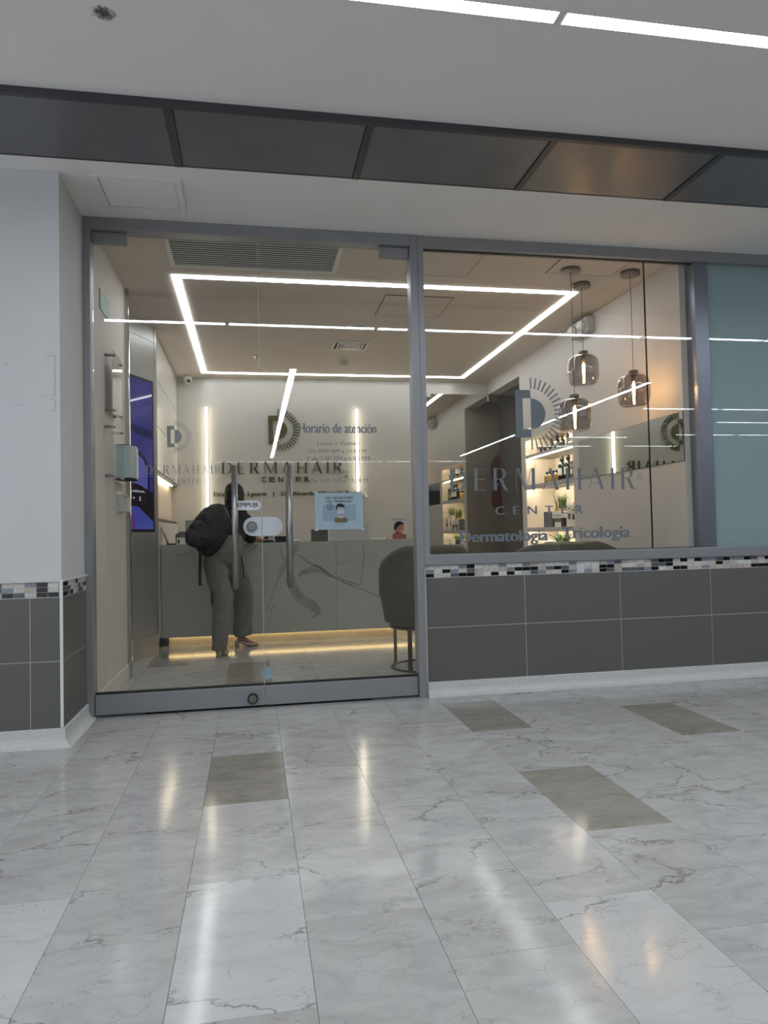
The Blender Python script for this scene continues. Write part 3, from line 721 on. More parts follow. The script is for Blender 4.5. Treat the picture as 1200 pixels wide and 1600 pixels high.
# ================================================================== BACK WALL SIGN
GOLD = mat('dark_brass_letters', (92, 84, 48), .35, .55, noise=.06)
sg = thing('wall_sign', 'raised dark brass clinic lettering with sun-ray D emblem on the back wall', 'sign', (0.36, YB, 1.45))
sx_, sz_ = -0.36, -1.45
y0_, y1_ = -.022, -.006
e, rs = emblem(.312+sx_, 2.247+sz_, .335, y0_, y1_)
finish(e, 'emblem', GOLD, sg)
for b_ in rs: finish(b_, 'ray', GOLD, sg)
for b_ in wordmark('DERMAHAIR', -.335+sx_, 1.063+sx_, 1.735+sz_, 1.872+sz_, y0_, y1_, gap=.42): finish(b_, 'letter', GOLD, sg)
for i, ch in enumerate('CENTER'):
    x = .101+sx_+i*.1016; writing('letter', ch, x, x+.062, 1.636+sz_, 1.694+sz_, y0_, GOLD, sg, bold=.015, depth=.016)
writing('name_line', 'Dra. Paola Lynett   |   Dr. Ricardo Chantala Rojas', -.432+sx_, 1.27+sx_, 1.462+sz_, 1.522+sz_, y0_, GOLD, sg, contrast=.006, depth=.012)
bm = bmesh.new()
for q in ring(1.105+sx_, 1.698+sz_, .017, .017, .021, .021, 0, 2*PI, 20): bm_poly(bm, q, y0_, y1_)
bm_text(bm, 'R', 1.098+sx_, 1.112+sx_, 1.688+sz_, 1.708+sz_, y0_); finish(bm, 'registered_mark', GOLD, sg)
for x, z0, z1, lab in ((-.503, 1.28, 2.507, 'vertical glowing light bar on the back wall left of the brass lettering'), (1.243, 1.515, 2.500, 'vertical glowing light bar on the back wall right of the brass lettering')):
    t = thing('wall_light_bar', lab, 'light', (x, YB, (z0+z1)/2), 0, None); h_ = (z1-z0)/2
    box('bar_channel', -.018, .018, -.010, -.0002, -h_, h_, WHITE, t)
    cyl('light_tube', (0, -.020, -h_+.004), (0, -.020, h_-.004), .0125, LED_B, t, n=12)

# ================================================================== MIRRORS ON THE BACK AND RIGHT WALLS
mb = thing('mirror_panel', 'tall frameless mirror glass at the back wall right of the lettering', 'mirror', (2.53, YB-.004, 0))
box('mirror_sheet', 2.035-2.53, 3.032-2.53, -.010, 0, .02, 2.697, mat('grey_mirror', (196, 194, 188), .02, 1.0, noise=0), mb)
box('corner_clamp', 2.889-2.53, 3.03-2.53, -.024, .010, 2.612, 2.70, STEEL, mb); box('corner_clamp', 2.05-2.53, 2.16-2.53, -.024, .010, 2.655, 2.70, STEEL, mb)
REDW = mat('oxblood_disc', (88, 58, 52), .5, noise=.08)
for zc in (1.765, 1.405):
    bm = bmesh.new(); bm_poly(bm, [(3.032-2.53-.132*math.sin(PI*i/20), zc+.18*math.cos(PI*i/20)) for i in range(21)], -.014, -.0102); finish(bm, 'red_half_disc', REDW, mb)
mw_ = thing('wall_mirror', 'long narrow frameless mirror strip on the right wall reflecting the sign', 'mirror', (XR, .89, 1.625))
box('mirror_sheet', -.006, 0, -.79, .79, -.168, .168, MIRROR, mw_)
box('mirror_backing', -.003, 0, -.7925, .7925, -.1705, .1705, BLACK, mw_)

# ================================================================== LIT SHELF NICHE
nc = thing('display_shelving', 'warm lit built-in display shelving recessed in the right wall', 'shelf', (XR, 2.385, NZ0))
CREAM = mat('cream_laminate', (226, 212, 190), .5, noise=.02, scale=4)
def nbx(nm, x0, x1, y0, y1, z0, z1, m): return box(nm, x0-XR, x1-XR, y0-2.385, y1-2.385, z0-NZ0, z1-NZ0, m, nc)
nbx('side_panel', XR+.001, NX, NY0, NY0+.015, NZ0, NZ1, CREAM); nbx('side_panel', XR+.001, NX, NY1-.015, NY1, NZ0, NZ1, CREAM)
nbx('top_panel', XR+.001, NX, NY0+.015, NY1-.015, NZ1-.015, NZ1, CREAM); nbx('bottom_panel', XR+.001, NX, NY0+.015, NY1-.015, NZ0, NZ0+.015, CREAM)
for a, b in ((NY0+.015, 2.18), (2.184, 2.58), (2.584, NY1-.015)): nbx('back_panel', NX-.012, NX, a, b, NZ0+.015, NZ1-.015, CREAM)
SHZ = [1.775, 1.455, 1.005, 0.60]
for z in SHZ:
    nbx('shelf_board', XR+.004, NX-.012, NY0+.015, NY1-.015, z, z+.030, mat('shelf_grey', (190, 186, 178), .4))
for z in SHZ[1:]: nbx('shelf_lip', XR+.004, XR+.016, NY0+.015, NY1-.015, z-.014, z, mat('lip_grey', (178, 172, 162), .4))
nbx('shelf_lip', XR+.001, XR+.014, NY0+.015, NY1-.015, NZ1-.034, NZ1-.015, CREAM)
for z in [NZ1-.015]+SHZ:
    nbx('shelf_light', XR+.024, XR+.030, NY0+.05, NY1-.05, z-.007, z-.0005, LED_S)
for (y, z) in ((2.75,1.33),(2.60,1.33),(2.48,1.33),(2.75,1.17)):
    cyl('shelf_pin_hole', (NX-.0132-XR, y-2.385, z-NZ0), (NX-.0118-XR, y-2.385, z-NZ0), .006, BLACK, nc, n=8)
DKG = mat('dark_green_glass', (22, 28, 26), .12, noise=.05); AMB = mat('amber_glass', (150, 118, 52), .15, noise=.08)
LABW = mat('label_white', (222, 220, 212), .6); BOXD = mat('black_carton', (34, 36, 38), .5, noise=.06); BOXW = mat('white_carton', (224, 218, 206), .55)
GREYC = mat('grey_carton', (96, 98, 98), .5, noise=.05)
def bottle(x, y, z, h, r_, m, label, group, cap=BLACK, lab=True):
    t = thing('bottle', label, 'bottle', (x, y, z), 0, group)
    lathe('bottle_body', [(0,0),(r_*.95,0),(r_,.004),(r_,h*.62),(r_*.8,h*.70),(r_*.36,h*.76),(r_*.36,h*.82),(0,h*.82)], (0,0,0), m, t, n=14)
    lathe('bottle_cap', [(r_*.30,h*.80),(r_*.48,h*.80),(r_*.44,h),(0,h)], (0,0,0), cap, t, n=12)
    if lab:
        bm = bmesh.new(); n = 8; a0, a1 = PI*.65, PI*1.35
        A = [[bm.verts.new((r_*1.02*math.cos(a0+(a1-a0)*i/n), r_*1.02*math.sin(a0+(a1-a0)*i/n), zz)) for i in range(n+1)] for zz in (h*.22, h*.52)]
        for i in range(n): bm.faces.new((A[0][i], A[0][i+1], A[1][i+1], A[1][i]))
        finish(bm, 'paper_label', LABW, t)
    return t
def carton(x, y, z, a, b, h, m, label, group=None, cat='box', stripe=None):
    t = thing('carton', label, cat, (x, y, z), 0, group)
    box('carton_body', -a/2, a/2, -b/2, b/2, 0, h, m, t, bevel=.0015)
    if stripe:
        box('printed_label', -a/2-.0008, -a/2, -b*.28, b*.28, h*.30, h*.55, stripe, t)
        box('printed_band', -a/2-.0008, -a/2, -b*.34, b*.34, h*.72, h*.76, stripe, t)
    else: box('carton_flap', -a/2+.001, a/2-.001, -b/2+.001, b/2-.001, h, h+.0012, m, t)
    return t
ZT, ZM, ZL, ZB = 1.805, 1.485, 1.035, .63
# top shelf: bottles behind, low black jars in front (far end of the niche shows at the left)
for i, (y, h_, r_) in enumerate(((2.72,.20,.027),(2.58,.23,.028),(2.46,.20,.026),(2.33,.22,.028),(2.22,.19,.027))):
    bottle(XR+.20, y, ZT, h_*.8, r_, DKG, 'black bottle with white label, %s from the left on the top shelf' % ('first','second','third','fourth','fifth')[i], 'bottles on the top shelf')
for i, (y, b_, h_) in enumerate(((2.78,.07,.075),(2.66,.065,.06),(2.545,.07,.07),(2.42,.06,.055),(2.31,.07,.065),(2.02,.16,.075))):
    carton(XR+.105, y, ZT, .06, b_, h_, BOXD, ('low black box at the front of the top shelf, %s from the left' % ('first','second','third','fourth','fifth','last')[i]), 'black boxes on the top shelf', stripe=LABW)
carton(XR+.17, 2.12, ZT, .06, .09, .17, LABW, 'white box with black base at the right of the top shelf', stripe=BOXD)
carton(XR+.17, 1.99, ZT+.0, .06, .07, .16, BOXD, 'tall black box beside the white box on the top shelf', stripe=LABW)
# middle shelf
for i, y in enumerate((2.68,2.60,2.52,2.44)):
    bottle(XR+.12, y, ZM, .125, .030, AMB, 'small amber dropper bottle with black cap, %s from the left on the middle shelf' % ('first','second','third','fourth')[i], 'amber bottles on the middle shelf', lab=False)
for i, y in enumerate((2.27,2.13)):
    bottle(XR+.10, y, ZM, .24, .042, DKG, '%s tall dark pump bottle with white label on the middle shelf' % ('left','right')[i], 'tall bottles on the middle shelf')
carton(XR+.11, 2.01, ZM, .07, .075, .17, mat('brown_carton', (96,78,68), .5), 'brown box next to the tall bottles on the middle shelf', stripe=LABW)
carton(XR+.11, 1.91, ZM, .07, .07, .19, BOXD, 'black box at the right end of the middle shelf', stripe=LABW)
# lower shelf: cartons with two tufts of grass standing on them
carton(XR+.12, 2.56, ZL, .12, .19, .155, GREYC, 'dark grey square carton on the lower shelf')
carton(XR+.12, 2.30, ZL, .13, .27, .155, BOXW, 'wide white carton under the left grass plant', stripe=GREYC)
carton(XR+.065, 2.19, ZL, .03, .055, .085, BOXD, 'small black box in front of the white cartons')
carton(XR+.065, 2.40, ZL, .03, .04, .085, BOXD, 'narrow black box in front of the wide white carton')
carton(XR+.12, 2.05, ZL, .12, .11, .23, BOXW, 'tall white carton beside the grass plants', stripe=GREYC)
carton(XR+.10, 1.90, ZL, .12, .15, .205, BOXW, 'white carton under the right grass plant', stripe=BOXD)
GRASS = [mat('grass_dark', (58,78,44), .6), mat('grass_light', (104,128,60), .6)]
def grass(x, y, z, s, label, nb_=46, bushy=False):
    t = thing('potted_grass', label, 'plant', (x, y, z))
    box('pot', -.045*s, .045*s, -.055*s, .055*s, 0, .022*s if not bushy else .05*s, mat('pot_wood' if not bushy else 'pot_dark', (196,160,110) if not bushy else (40,38,36), .6), t, bevel=.002)
    for q in range(2):
        bm = bmesh.new(); rnd = random.Random(hash(label) % 1000 + q if False else int(y*1000)+q)
        for k in range(nb_):
            bx_, by_ = rnd.uniform(-.035,.035)*s, rnd.uniform(-.045,.045)*s
            hh = rnd.uniform(.09,.16)*s*(0.55 if bushy else 1); lx, ly = rnd.gauss(0,.022)*s*(2.0 if bushy else 1), rnd.gauss(0,.03)*s*(1.8 if bushy else 1)
            z0 = (.02 if not bushy else .045)*s; w_ = .0028*s*(2.5 if bushy else 1)
            a_ = rnd.uniform(0, PI); dx, dy = math.cos(a_)*w_, math.sin(a_)*w_
            A = [bm.verts.new(p) for p in ((bx_-dx,by_-dy,z0),(bx_+dx,by_+dy,z0),(bx_+lx*.5+dx*.8,by_+ly*.5+dy*.8,z0+hh*.6),(bx_+lx,by_+ly,z0+hh),(bx_+lx*.5-dx*.8,by_+ly*.5-dy*.8,z0+hh*.6))]
            bm.faces.new(A)
        o = finish(bm, 'grass_blades', GRASS[q], t, normals=False); o['kind'] = 'stuff'
    return t
grass(XR+.11, 2.32, ZL+.1565, 1.12, 'tufted green grass plant standing on the wide white carton')
grass(XR+.11, 1.93, ZL+.2065, 1.0, 'green grass plant standing on the right white carton', 36)
carton(XR+.11, 2.62, ZB, .10, .22, .27, BOXW, 'white carton low on the bottom shelf, left', stripe=mat('blue_print', (40,60,120), .5))
carton(XR+.12, 2.30, ZB, .10, .20, .20, GREYC, 'grey carton under the small bushy plant on the bottom shelf')
carton(XR+.12, 1.95, ZB, .10, .14, .27, BOXW, 'white carton at the right of the bottom shelf', stripe=GREYC)
grass(XR+.11, 2.32, ZB+.2015, 1.1, 'small bushy light green plant low on the bottom shelf', 60, True)

# ================================================================== EMERGENCY LIGHT, LEFT WALL ITEMS
em = thing('emergency_light', 'white twin-headed emergency light high on the right wall', 'light', (XR, 1.47, 2.70))
box('lamp_case', -.075, 0, -.16, .16, -.005, .125, mat('emergency_case', (176,174,172), .5), em, bevel=.012)
CLR = mat('lamp_lens', (205,205,200), .12, noise=.1)
for s_ in (-.085, .085):
    lathe('lamp_head', [(0,0),(.036,.004),(.046,.03),(.044,.036),(0,.036)], (0,0,0), CLR, em).matrix_local = Matrix.Translation((-.075, s_, .06)) @ Euler((0, -1.9, .3)).to_matrix().to_4x4()
cyl('status_lamp', (-.076, .0, .10), (-.080, .0, .10), .005, mat('green_dot', (60,140,70), .4), em, n=8)
XW = XL
ex = thing('exit_sign', 'small green safety sign high on the left wall inside the door', 'sign', (XW, .44, 2.49))
box('sign_plate', .0, .006, -.145, .145, -.062, .062, mat('safety_green', (108, 150, 126), .45), ex, bevel=.001)
bm = bmesh.new()
bm_text(bm, 'SALIDA', -.085, .085, .0, .032, 0, bold=.01); bm_text(bm, 'Exit', -.04, .04, -.038, -.012, 0)
for v in bm.verts: v.co = Vector((.0068, v.co.x, v.co.z))
finish(bm, 'sign_word', mat('sign_pale', (176, 206, 188), .5), ex)
ACR = glassy('acrylic', (.93,.95,.945), boost=1.2)
def acrylic(zc, hz, y0, y1, label, paper):
    t = thing('acrylic_holder', label, 'frame', (XW, (y0+y1)/2, zc)); a = (y1-y0)/2
    box('front_sheet', .050, .054, -a, a, -hz, hz, ACR, t)
    if paper:
        box('paper_insert', .046, .0475, -a+.03, a-.03, -hz+.03, hz-.05, mat('certificate', (206,208,206), .7), t)
        bm = bmesh.new()
        for k in range(13): bm_box(bm, .0476, .0482, -a+.06, a-.06-.05*((k*7)%3), hz-.12-k*.022, hz-.117-k*.022)
        bm_box(bm, .0476, .0482, -.02, .05, hz-.095, hz-.07)
        finish(bm, 'printed_lines', mat('grey_print', (110,112,112), .7), t)
    for sy in (-a+.03, a-.03):
        for sz in (-hz+.03, hz-.03):
            cyl('standoff', (0, sy, sz), (.066, sy, sz), .010, STEEL, t, n=12)
    return t
acrylic(2.0, .205, .42, .74, 'clear acrylic holder with a printed certificate, upper of two on the left wall', True)
acrylic(1.56, .185, .40, .74, 'empty clear acrylic holder on standoffs, lower of two on the left wall', False)
ds = thing('towel_dispenser', 'pale blue-grey wall dispenser with curved cover on the left wall', 'dispenser', (XW, .885, 1.53))
bm = bmesh.new(); n = 10
pr = [(0,-.135),(.07,-.135)]+[(.07+.055*math.sin(PI*i/n), -.135*math.cos(PI*i/n)) for i in range(1,n)]+[(.07,.135),(0,.135)]
pr = [(0,-.13),(.06,-.13),(.10,-.115),(.120,-.07),(.125,0),(.120,.07),(.10,.115),(.06,.13),(0,.13)]
A = [bm.verts.new((x, y, -.11)) for x, y in pr]; B = [bm.verts.new((x, y, .11)) for x, y in pr]
for i in range(len(pr)): bm.faces.new((A[i], A[(i+1)%len(pr)], B[(i+1)%len(pr)], B[i]))
bm.faces.new(A[::-1]); bm.faces.new(B); finish(bm, 'curved_cover', mat('dispenser_plastic', (176,190,192), .2, noise=.02), ds, bevel=.003)
bm = bmesh.new(); 
A = [bm.verts.new((x*.96, y*.97, -.118)) for x, y in pr]; B = [bm.verts.new((x*.96, y*.97, -.1105)) for x, y in pr]
for i in range(len(pr)): bm.faces.new((A[i], A[(i+1)%len(pr)], B[(i+1)%len(pr)], B[i]))
bm.faces.new(A[::-1]); bm.faces.new(B); finish(bm, 'dark_base', BLACK, ds)
bm = bmesh.new()
A = [bm.verts.new((x*.96, y*.97, .1105)) for x, y in pr]; B = [bm.verts.new((x*.96, y*.97, .116)) for x, y in pr]
for i in range(len(pr)): bm.faces.new((A[i], A[(i+1)%len(pr)], B[(i+1)%len(pr)], B[i]))
bm.faces.new(A[::-1]); bm.faces.new(B); finish(bm, 'dark_top', BLACK, ds)
sw = thing('glove_holder', 'clear plastic bracket holder on the left wall beneath the dispenser', 'holder', (XW, .92, 1.255))
box('holder_tray', .0, .055, -.11, .11, -.062, -.058, ACR, sw); box('holder_front', .052, .056, -.11, .11, -.058, .045, ACR, sw)
box('holder_back', .0, .006, -.12, .12, -.062, .075, mat('clear_plastic', (206,206,202), .15), sw, bevel=.001)
for y in (-.08, .0, .07): box('holder_rib', .006, .050, y-.004, y+.004, -.058, .06, mat('clear_rib', (214,214,210), .15), sw)
dst = thing('door_stop', 'small half-round metal door stop on the clinic floor by the left wall', 'door stop', (-.775, .31, 0))
lathe('stop_dome', [(0,.034),(.010,.033),(.02,.026),(.026,.012),(.027,0),(0,0)], (0,0,0), STEEL, dst, n=16)
box('rubber_pad', .018, .029, -.012, .012, .003, .020, BLACK, dst)

# ================================================================== STEEL SCREEN PANEL
Bp = Vector((-.81, 2.2, 0)); dr = Vector((.2, .44, 0)).normalized(); nr = Vector((dr.y, -dr.x, 0))
ang = math.atan2(dr.y, dr.x)
tot = thing('steel_totem', 'floor to ceiling brushed steel panel angled at the left with a recessed screen', 'panel', Bp, ang)
def tb(nm, u0, u1, z0, z1, d0, d1, m, parent=tot, bevel=0): return box(nm, u0, u1, -d1, -d0, z0, z1, m, parent, bevel)
SB = mat('brushed_steel_sheet', (166,166,163), .38, .5, noise=.05, scale=50, stretch=(4,4,.06))
tb('steel_case', -.80, 0, .0, .108, -.03, -.006, SB)
tb('steel_body', -.80, 0, .108, H-.004, -.03, -.004, SB)
tb('steel_sheet', -.80, -.004, .112, .182, -.004, .0, SB); tb('steel_sheet', -.79, -.040, 2.72, 2.845, -.004, .0, SB)
# door sheet around the screen
tb('steel_sheet', -.79, -.040, .188, 1.06, -.004, .001, SB); tb('steel_sheet', -.79, -.040, 2.372, 2.713, -.004, .001, SB)
tb('steel_sheet', -.055, -.040, 1.06, 2.372, -.004, .001, SB); tb('edge_strip', -.036, -.0, .188, 2.845, -.004, .0015, SB)
# screen
scr = thing('wall_screen', 'tall portrait screen glowing violet blue in the steel panel', 'screen', Bp + nr*.002, ang)
def sb(nm, u0, u1, z0, z1, d0, d1, m): return tb(nm, u0, u1, z0, z1, d0, d1, m, scr)
sb('screen_bezel', -.79, -.056, 1.062, 2.370, -.004, .0, BLACK)
def scr_mat(name, c0, c1, s_):
    s_ *= .62
    m, nt, out = new_mat(name); N = nt.nodes.new; L = nt.links.new
    tc = N('ShaderNodeTexCoord'); nz = N('ShaderNodeTexNoise'); nz.inputs['Scale'].default_value = 2.2; L(tc.outputs['Object'], nz.inputs['Vector'])
    r_ = N('ShaderNodeValToRGB'); r_.color_ramp.elements[0].color = (*lin(c0), 1); r_.color_ramp.elements[1].color = (*lin(c1), 1)
    r_.color_ramp.elements[0].position = .35; r_.color_ramp.elements[1].position = .65
    L(nz.outputs[0], r_.inputs[0]); e = N('ShaderNodeEmission'); e.inputs[1].default_value = s_; L(r_.outputs[0], e.inputs[0])
    g_ = N('ShaderNodeBsdfGlossy'); g_.inputs['Roughness'].default_value = .03; g_.inputs[0].default_value = (.05,.05,.05,1)
    a_ = N('ShaderNodeAddShader'); L(e.outputs[0], a_.inputs[0]); L(g_.outputs[0], a_.inputs[1]); L(a_.outputs[0], out.inputs[0]); return m
sb('screen_image', -.775, -.082, 1.085, 2.348, .0002, .001, scr_mat('screen_blue', (50,48,122), (76,70,146), 1.0))
def sp_(nm, pts, m, d): 
    bm = bmesh.new(); bm_poly(bm, pts, -d-.0004, -d); return finish(bm, nm, m, scr)
sp_('picture_dark_beam', [(-.775,2.0),(-.082,1.93),(-.082,1.86),(-.775,1.93)], scr_mat('screen_navy', (34,32,84), (40,38,96), 1.0), .0012)
sp_('picture_pale_area', [(-.775,1.80),(-.60,1.80),(-.25,1.72),(-.16,1.60),(-.16,1.42),(-.775,1.50)], scr_mat('screen_lilac', (92,92,172), (104,104,184), 1.0), .0012)
sp_('picture_dark_arc', [(-.775,1.76),(-.35,1.74),(-.22,1.67),(-.16,1.56),(-.16,1.38),(-.13,1.38),(-.13,1.60),(-.20,1.70),(-.34,1.775),(-.775,1.80)], scr_mat('screen_ink', (28,26,60), (34,32,70), 1.0), .0017)
sp_('picture_dark_board', [(-.775,1.50),(-.30,1.46),(-.082,1.40),(-.082,1.14),(-.30,1.22),(-.775,1.28)], scr_mat('screen_brown', (34,30,38), (40,36,46), 1.0), .0022)
sp_('picture_cloth', [(-.40,1.28),(-.30,1.27),(-.082,1.15),(-.082,1.085),(-.40,1.085)], scr_mat('screen_pale_blue', (72,78,168), (84,92,180), 1.0), .0027)
sp_('picture_fingertip', [(-.775,1.085),(-.775,1.34),(-.62,1.35),(-.48,1.33),(-.42,1.26),(-.38,1.20),(-.34,1.14),(-.36,1.085)], scr_mat('screen_violet', (96,62,128), (112,74,146), 1.0), .0032)
writing('screen_word', 'principios activos.', -.74, -.20, 1.385, 1.415, -.0029, emit('screen_white', (.75,.75,.95), .8), scr)
for u, z in ((-.41,1.365),(-.28,1.35),(-.28,1.33),(-.37,1.345)):
    sp_('screen_dot', [(u+.012*math.cos(2*PI*i/10), z+.009*math.sin(2*PI*i/10)) for i in range(10)], emit('screen_dot_white', (.6,.6,.9), .6), .0036)

# ================================================================== LEFT CABINETS
cb = thing('tall_cabinet', 'white glossy wall cabinetry with warm lit niche behind the counter', 'cabinet', (-.83, 3.15, 0))
def cbx(nm, x0, x1, y0, y1, z0, z1, m, bevel=0): return box(nm, x0+.83, x1+.83, y0-3.15, y1-3.15, z0, z1, m, cb, bevel)
CY0, CY1 = 2.23, YB-.004
cbx('carcass', -1.34, -.852, CY0, CY1, 1.62, H-.01, WHITE)
for z0, z1 in ((2.445, H-.012), (2.024, 2.437), (1.62, 2.016)):
    cbx('cabinet_door', -.850, -.83, CY0, CY1, z0, z1, WHITEGLOSS, .001)
cbx('under_panel', -1.34, -.84, CY0, CY1, 1.585, 1.618, mat('under_grey', (120,114,108), .4))
cbx('niche_light', -.875, -.862, CY0+.05, CY1-.25, 1.578, 1.5845, emit('cabinet_strip_light', (1.0, .84, .62), 26.0))
cbx('niche_back', -.92, -.90, CY0, CY1, 1.19, 1.585, mat('niche_tan', (206,190,170), .5, noise=.02))
cbx('counter_board', -1.34, -.845, CY0, CY1, 1.165, 1.19, mat('board_dark', (70,64,60), .4))
cbx('carcass', -1.34, -.852, CY0, CY1, .10, 1.165, WHITE)
for a, b in ((CY0, 3.30), (3.306, CY1)): cbx('cabinet_door', -.850, -.832, a, b, .11, 1.155, WHITEGLOSS, .001)
cbx('plinth', -1.34, -.87, CY0, CY1, 0, .10, BLACK)

# ================================================================== RECEPTION COUNTER
STONE = mat('counter_stone', (168, 172, 166), .14, noise=.035, scale=2.0)
CX0, CX1, CFY = -.828, 1.60, 2.52
ct = thing('reception_counter', 'pale veined stone reception counter with amber glow along its foot', 'counter', (.38, 2.9, 0))
def cx_(nm, x0, x1, y0, y1, z0, z1, m, bevel=0): return box(nm, x0-.38, x1-.38, y0-2.9, y1-2.9, z0, z1, m, ct, bevel)
for a, b in ((CX0, .78), (.783, CX1)): cx_('stone_panel', a, b, CFY, CFY+.02, .093, .925, STONE)
cx_('counter_top', CX0, CX1, CFY, 2.82, .925, .945, STONE)
cx_('counter_shelf', CX0, CX1, 2.82, 3.25, .70, .72, WHITE)
cx_('counter_body', CX0+.02, CX1-.02, CFY+.02, 3.2, .10, .70, WHITE); cx_('upstand', CX0, CX1, 2.80, 2.82, .70, .925, WHITE)
cx_('side_panel', CX1-.02, CX1, CFY+.02, 3.2, .093, .925, STONE)
cx_('plinth', CX0+.05, CX1-.05, CFY+.10, 3.1, .0, .10, mat('plinth_cream', (226,214,190), .45))
cx_('amber_strip', CX0+.05, CX1-.05, CFY+.086, CFY+.096, .094, .0995, LED_W)
# veins inlaid on the stone face: jagged bands drawn from the slab
VEIN = mat('stone_vein_grey', (144, 147, 142), .16, noise=.12, scale=9); VEIND = mat('stone_vein_dark', (112, 112, 106), .16, noise=.15, scale=14)
def vein(pts, ws, m, k, y=CFY):
    P = smooth_pts([(p[0], p[1], w_) for p, w_ in zip(pts, ws)], 7); rnd = random.Random(k); up, dn = [], []
    for i, (x, z, w_) in enumerate(P):
        dx = P[min(i+1,len(P)-1)][0]-P[max(i-1,0)][0]; dz = P[min(i+1,len(P)-1)][1]-P[max(i-1,0)][1]; L_ = math.hypot(dx, dz) or 1
        nx, nz_ = -dz/L_, dx/L_; jj = .35 if w_ < .03 else .12; j1, j2 = rnd.uniform(1-jj,1+jj), rnd.uniform(1-jj,1+jj); o_ = rnd.uniform(-.35,.35)*min(w_,.02)*.5
        up.append((x+nx*(w_*j1/2+o_), z+nz_*(w_*j1/2+o_))); dn.append((x-nx*(w_*j2/2-o_), z-nz_*(w_*j2/2-o_)))
    bm = bmesh.new()
    for i in range(len(P)-1):
        q = [up[i], up[i+1], dn[i+1], dn[i]]
        vs = [bm.verts.new((x-.38, y-2.9-.0003-.00004*(k%9), min(max(z,.094),.9245))) for x, z in q]
        try: bm.faces.new(vs)
        except ValueError: pass
    o = finish(bm, 'stone_vein', m, ct); return o
def cpx(x, y):   # slab coordinates measured off the picture
    return (-.834+(x-250)*(1.566+.834)/400.0, .9425-(y-(852-(x-250)*.0225))*.0058)
def V_(k, m, *p): vein([cpx(a, b) for a, b, c in p], [c for a, b, c in p], m, k)
V_(1, VEIN, (458,902,.02),(470,896,.055),(485,892,.06),(497,895,.05),(510,903,.03),(522,908,.012))
V_(2, VEIND, (458,868,.006),(470,876,.008),(480,884,.010),(492,888,.020),(505,898,.014),(520,908,.010),(540,918,.012),(553,923,.006),(575,932,.008),(598,944,.005))
V_(3, VEIN, (457,850,.07),(450,868,.04),(443,880,.05),(434,893,.05),(428,905,.02),(422,922,.014),(414,945,.008),(405,965,.004))
V_(4, VEIND, (563,848,.005),(564,870,.006),(562,890,.006),(559,905,.005),(560,920,.005))
V_(5, VEIND, (432,856,.005),(434,870,.006),(440,878,.006))
V_(6, VEIND, (522,904,.006),(530,910,.007),(545,915,.01),(556,920,.008))
V_(7, VEIN, (372,868,.004),(384,862,.012),(395,853,.018),(402,849,.010))
V_(8, VEIND, (414,960,.004),(418,953,.006),(423,946,.004))
V_(9, VEIN, (445,905,.10),(452,925,.09),(462,940,.10),(478,950,.09),(490,962,.05),(480,970,.02))
V_(10, VEIND, (527,885,.003),(532,880,.005),(535,875,.003))
V_(11, VEIN, (270,862,.01),(282,868,.012),(300,860,.006))
V_(12, VEIN, (330,985,.003),(380,975,.004),(405,950,.003))

# things on and behind the counter
GS = mat('device_grey', (124,128,130), .35)
mo = thing('monitor', 'grey computer monitor standing behind the counter at its left end', 'monitor', (-.51, 2.98, .72))
box('monitor_back', -.14, .14, -.012, .012, .14, .46, GS, mo, bevel=.004); box('monitor_neck', -.05, -.02, .012, .03, .02, .40, BLACK, mo); box('monitor_foot', -.10, .06, -.06, .08, 0, .015, BLACK, mo)
mo2 = thing('monitor', 'pale silver monitor seen from behind, right half of the counter', 'monitor', (.98, 2.98, .72))
box('monitor_back', -.20, .20, -.012, .012, .11, .42, mat('pale_silver', (178,180,182), .35), mo2, bevel=.004); box('monitor_neck', -.035, .035, .012, .03, .02, .30, STEEL, mo2); box('monitor_foot', -.10, .10, -.06, .08, 0, .012, STEEL, mo2)
QG = mat('quilted_grey', (92,90,84), .5, noise=.1, scale=40)
nk = thing('napkin_box', 'dark grey quilted box standing on the counter right of the handles', 'box', (.64, 2.66, .945))
box('box_body', -.080, .080, -.04, .04, 0, .115, QG, nk, bevel=.006)
bm = bmesh.new()
for s_ in (1, -1):
    for k in range(-1, 2):
        x0, x1 = max(-.076, k*.09-.055), min(.076, k*.09+.055)
        if x1 > x0:
            za, zb = .057+s_*(x0-k*.09), .057+s_*(x1-k*.09); za, zb = min(max(za,.006),.108), min(max(zb,.006),.108)
            bm_cyl(bm, (x0, -.041, za), (x1, -.041, zb), .0012, n=5)
finish(bm, 'quilt_stitching', BLACK, nk)
def flat_board(name, x, y, label, cat, w_, h_, lean, m, rz=0):
    t = thing(name, label, cat, (x, y, .945), rz)
    return t
bc = thing('brochure', 'upright leaflet with smiling dark-haired woman at the right end of the counter', 'leaflet', (1.425, 2.62, .945))
mt = Matrix.Rotation(.10, 4, 'X')
PAPER = mat('leaflet_paper', (204,202,206), .5)
def bcp(nm, pts, m, d): 
    bm = bmesh.new(); bm_poly(bm, pts, -d-.0004, -d)
    for v in bm.verts: v.co = mt @ v.co
    return finish(bm, nm, m, bc)
bcp('leaflet_sheet', R(-.075,0,.075,.215), PAPER, .0)
bcp('printed_bust', [(-.070,.004),(-.070,.05),(-.052,.062),(-.030,.07),(.020,.062),(.050,.055),(.070,.045),(.074,.004)], mat('print_terracotta', (158,98,84), .6), .0008)
bcp('printed_neck', [(-.036,.05),(-.036,.105),(.012,.075),(.022,.05)], mat('print_dark_skin', (128,78,66), .6), .0013)
bcp('printed_face', [(-.030,.10),(-.018,.073),(.008,.060),(.026,.060),(.036,.075),(.044,.095),(.046,.12),(.040,.15),(.010,.165),(-.022,.145)], mat('print_warm_skin', (176,128,110), .6), .0018)
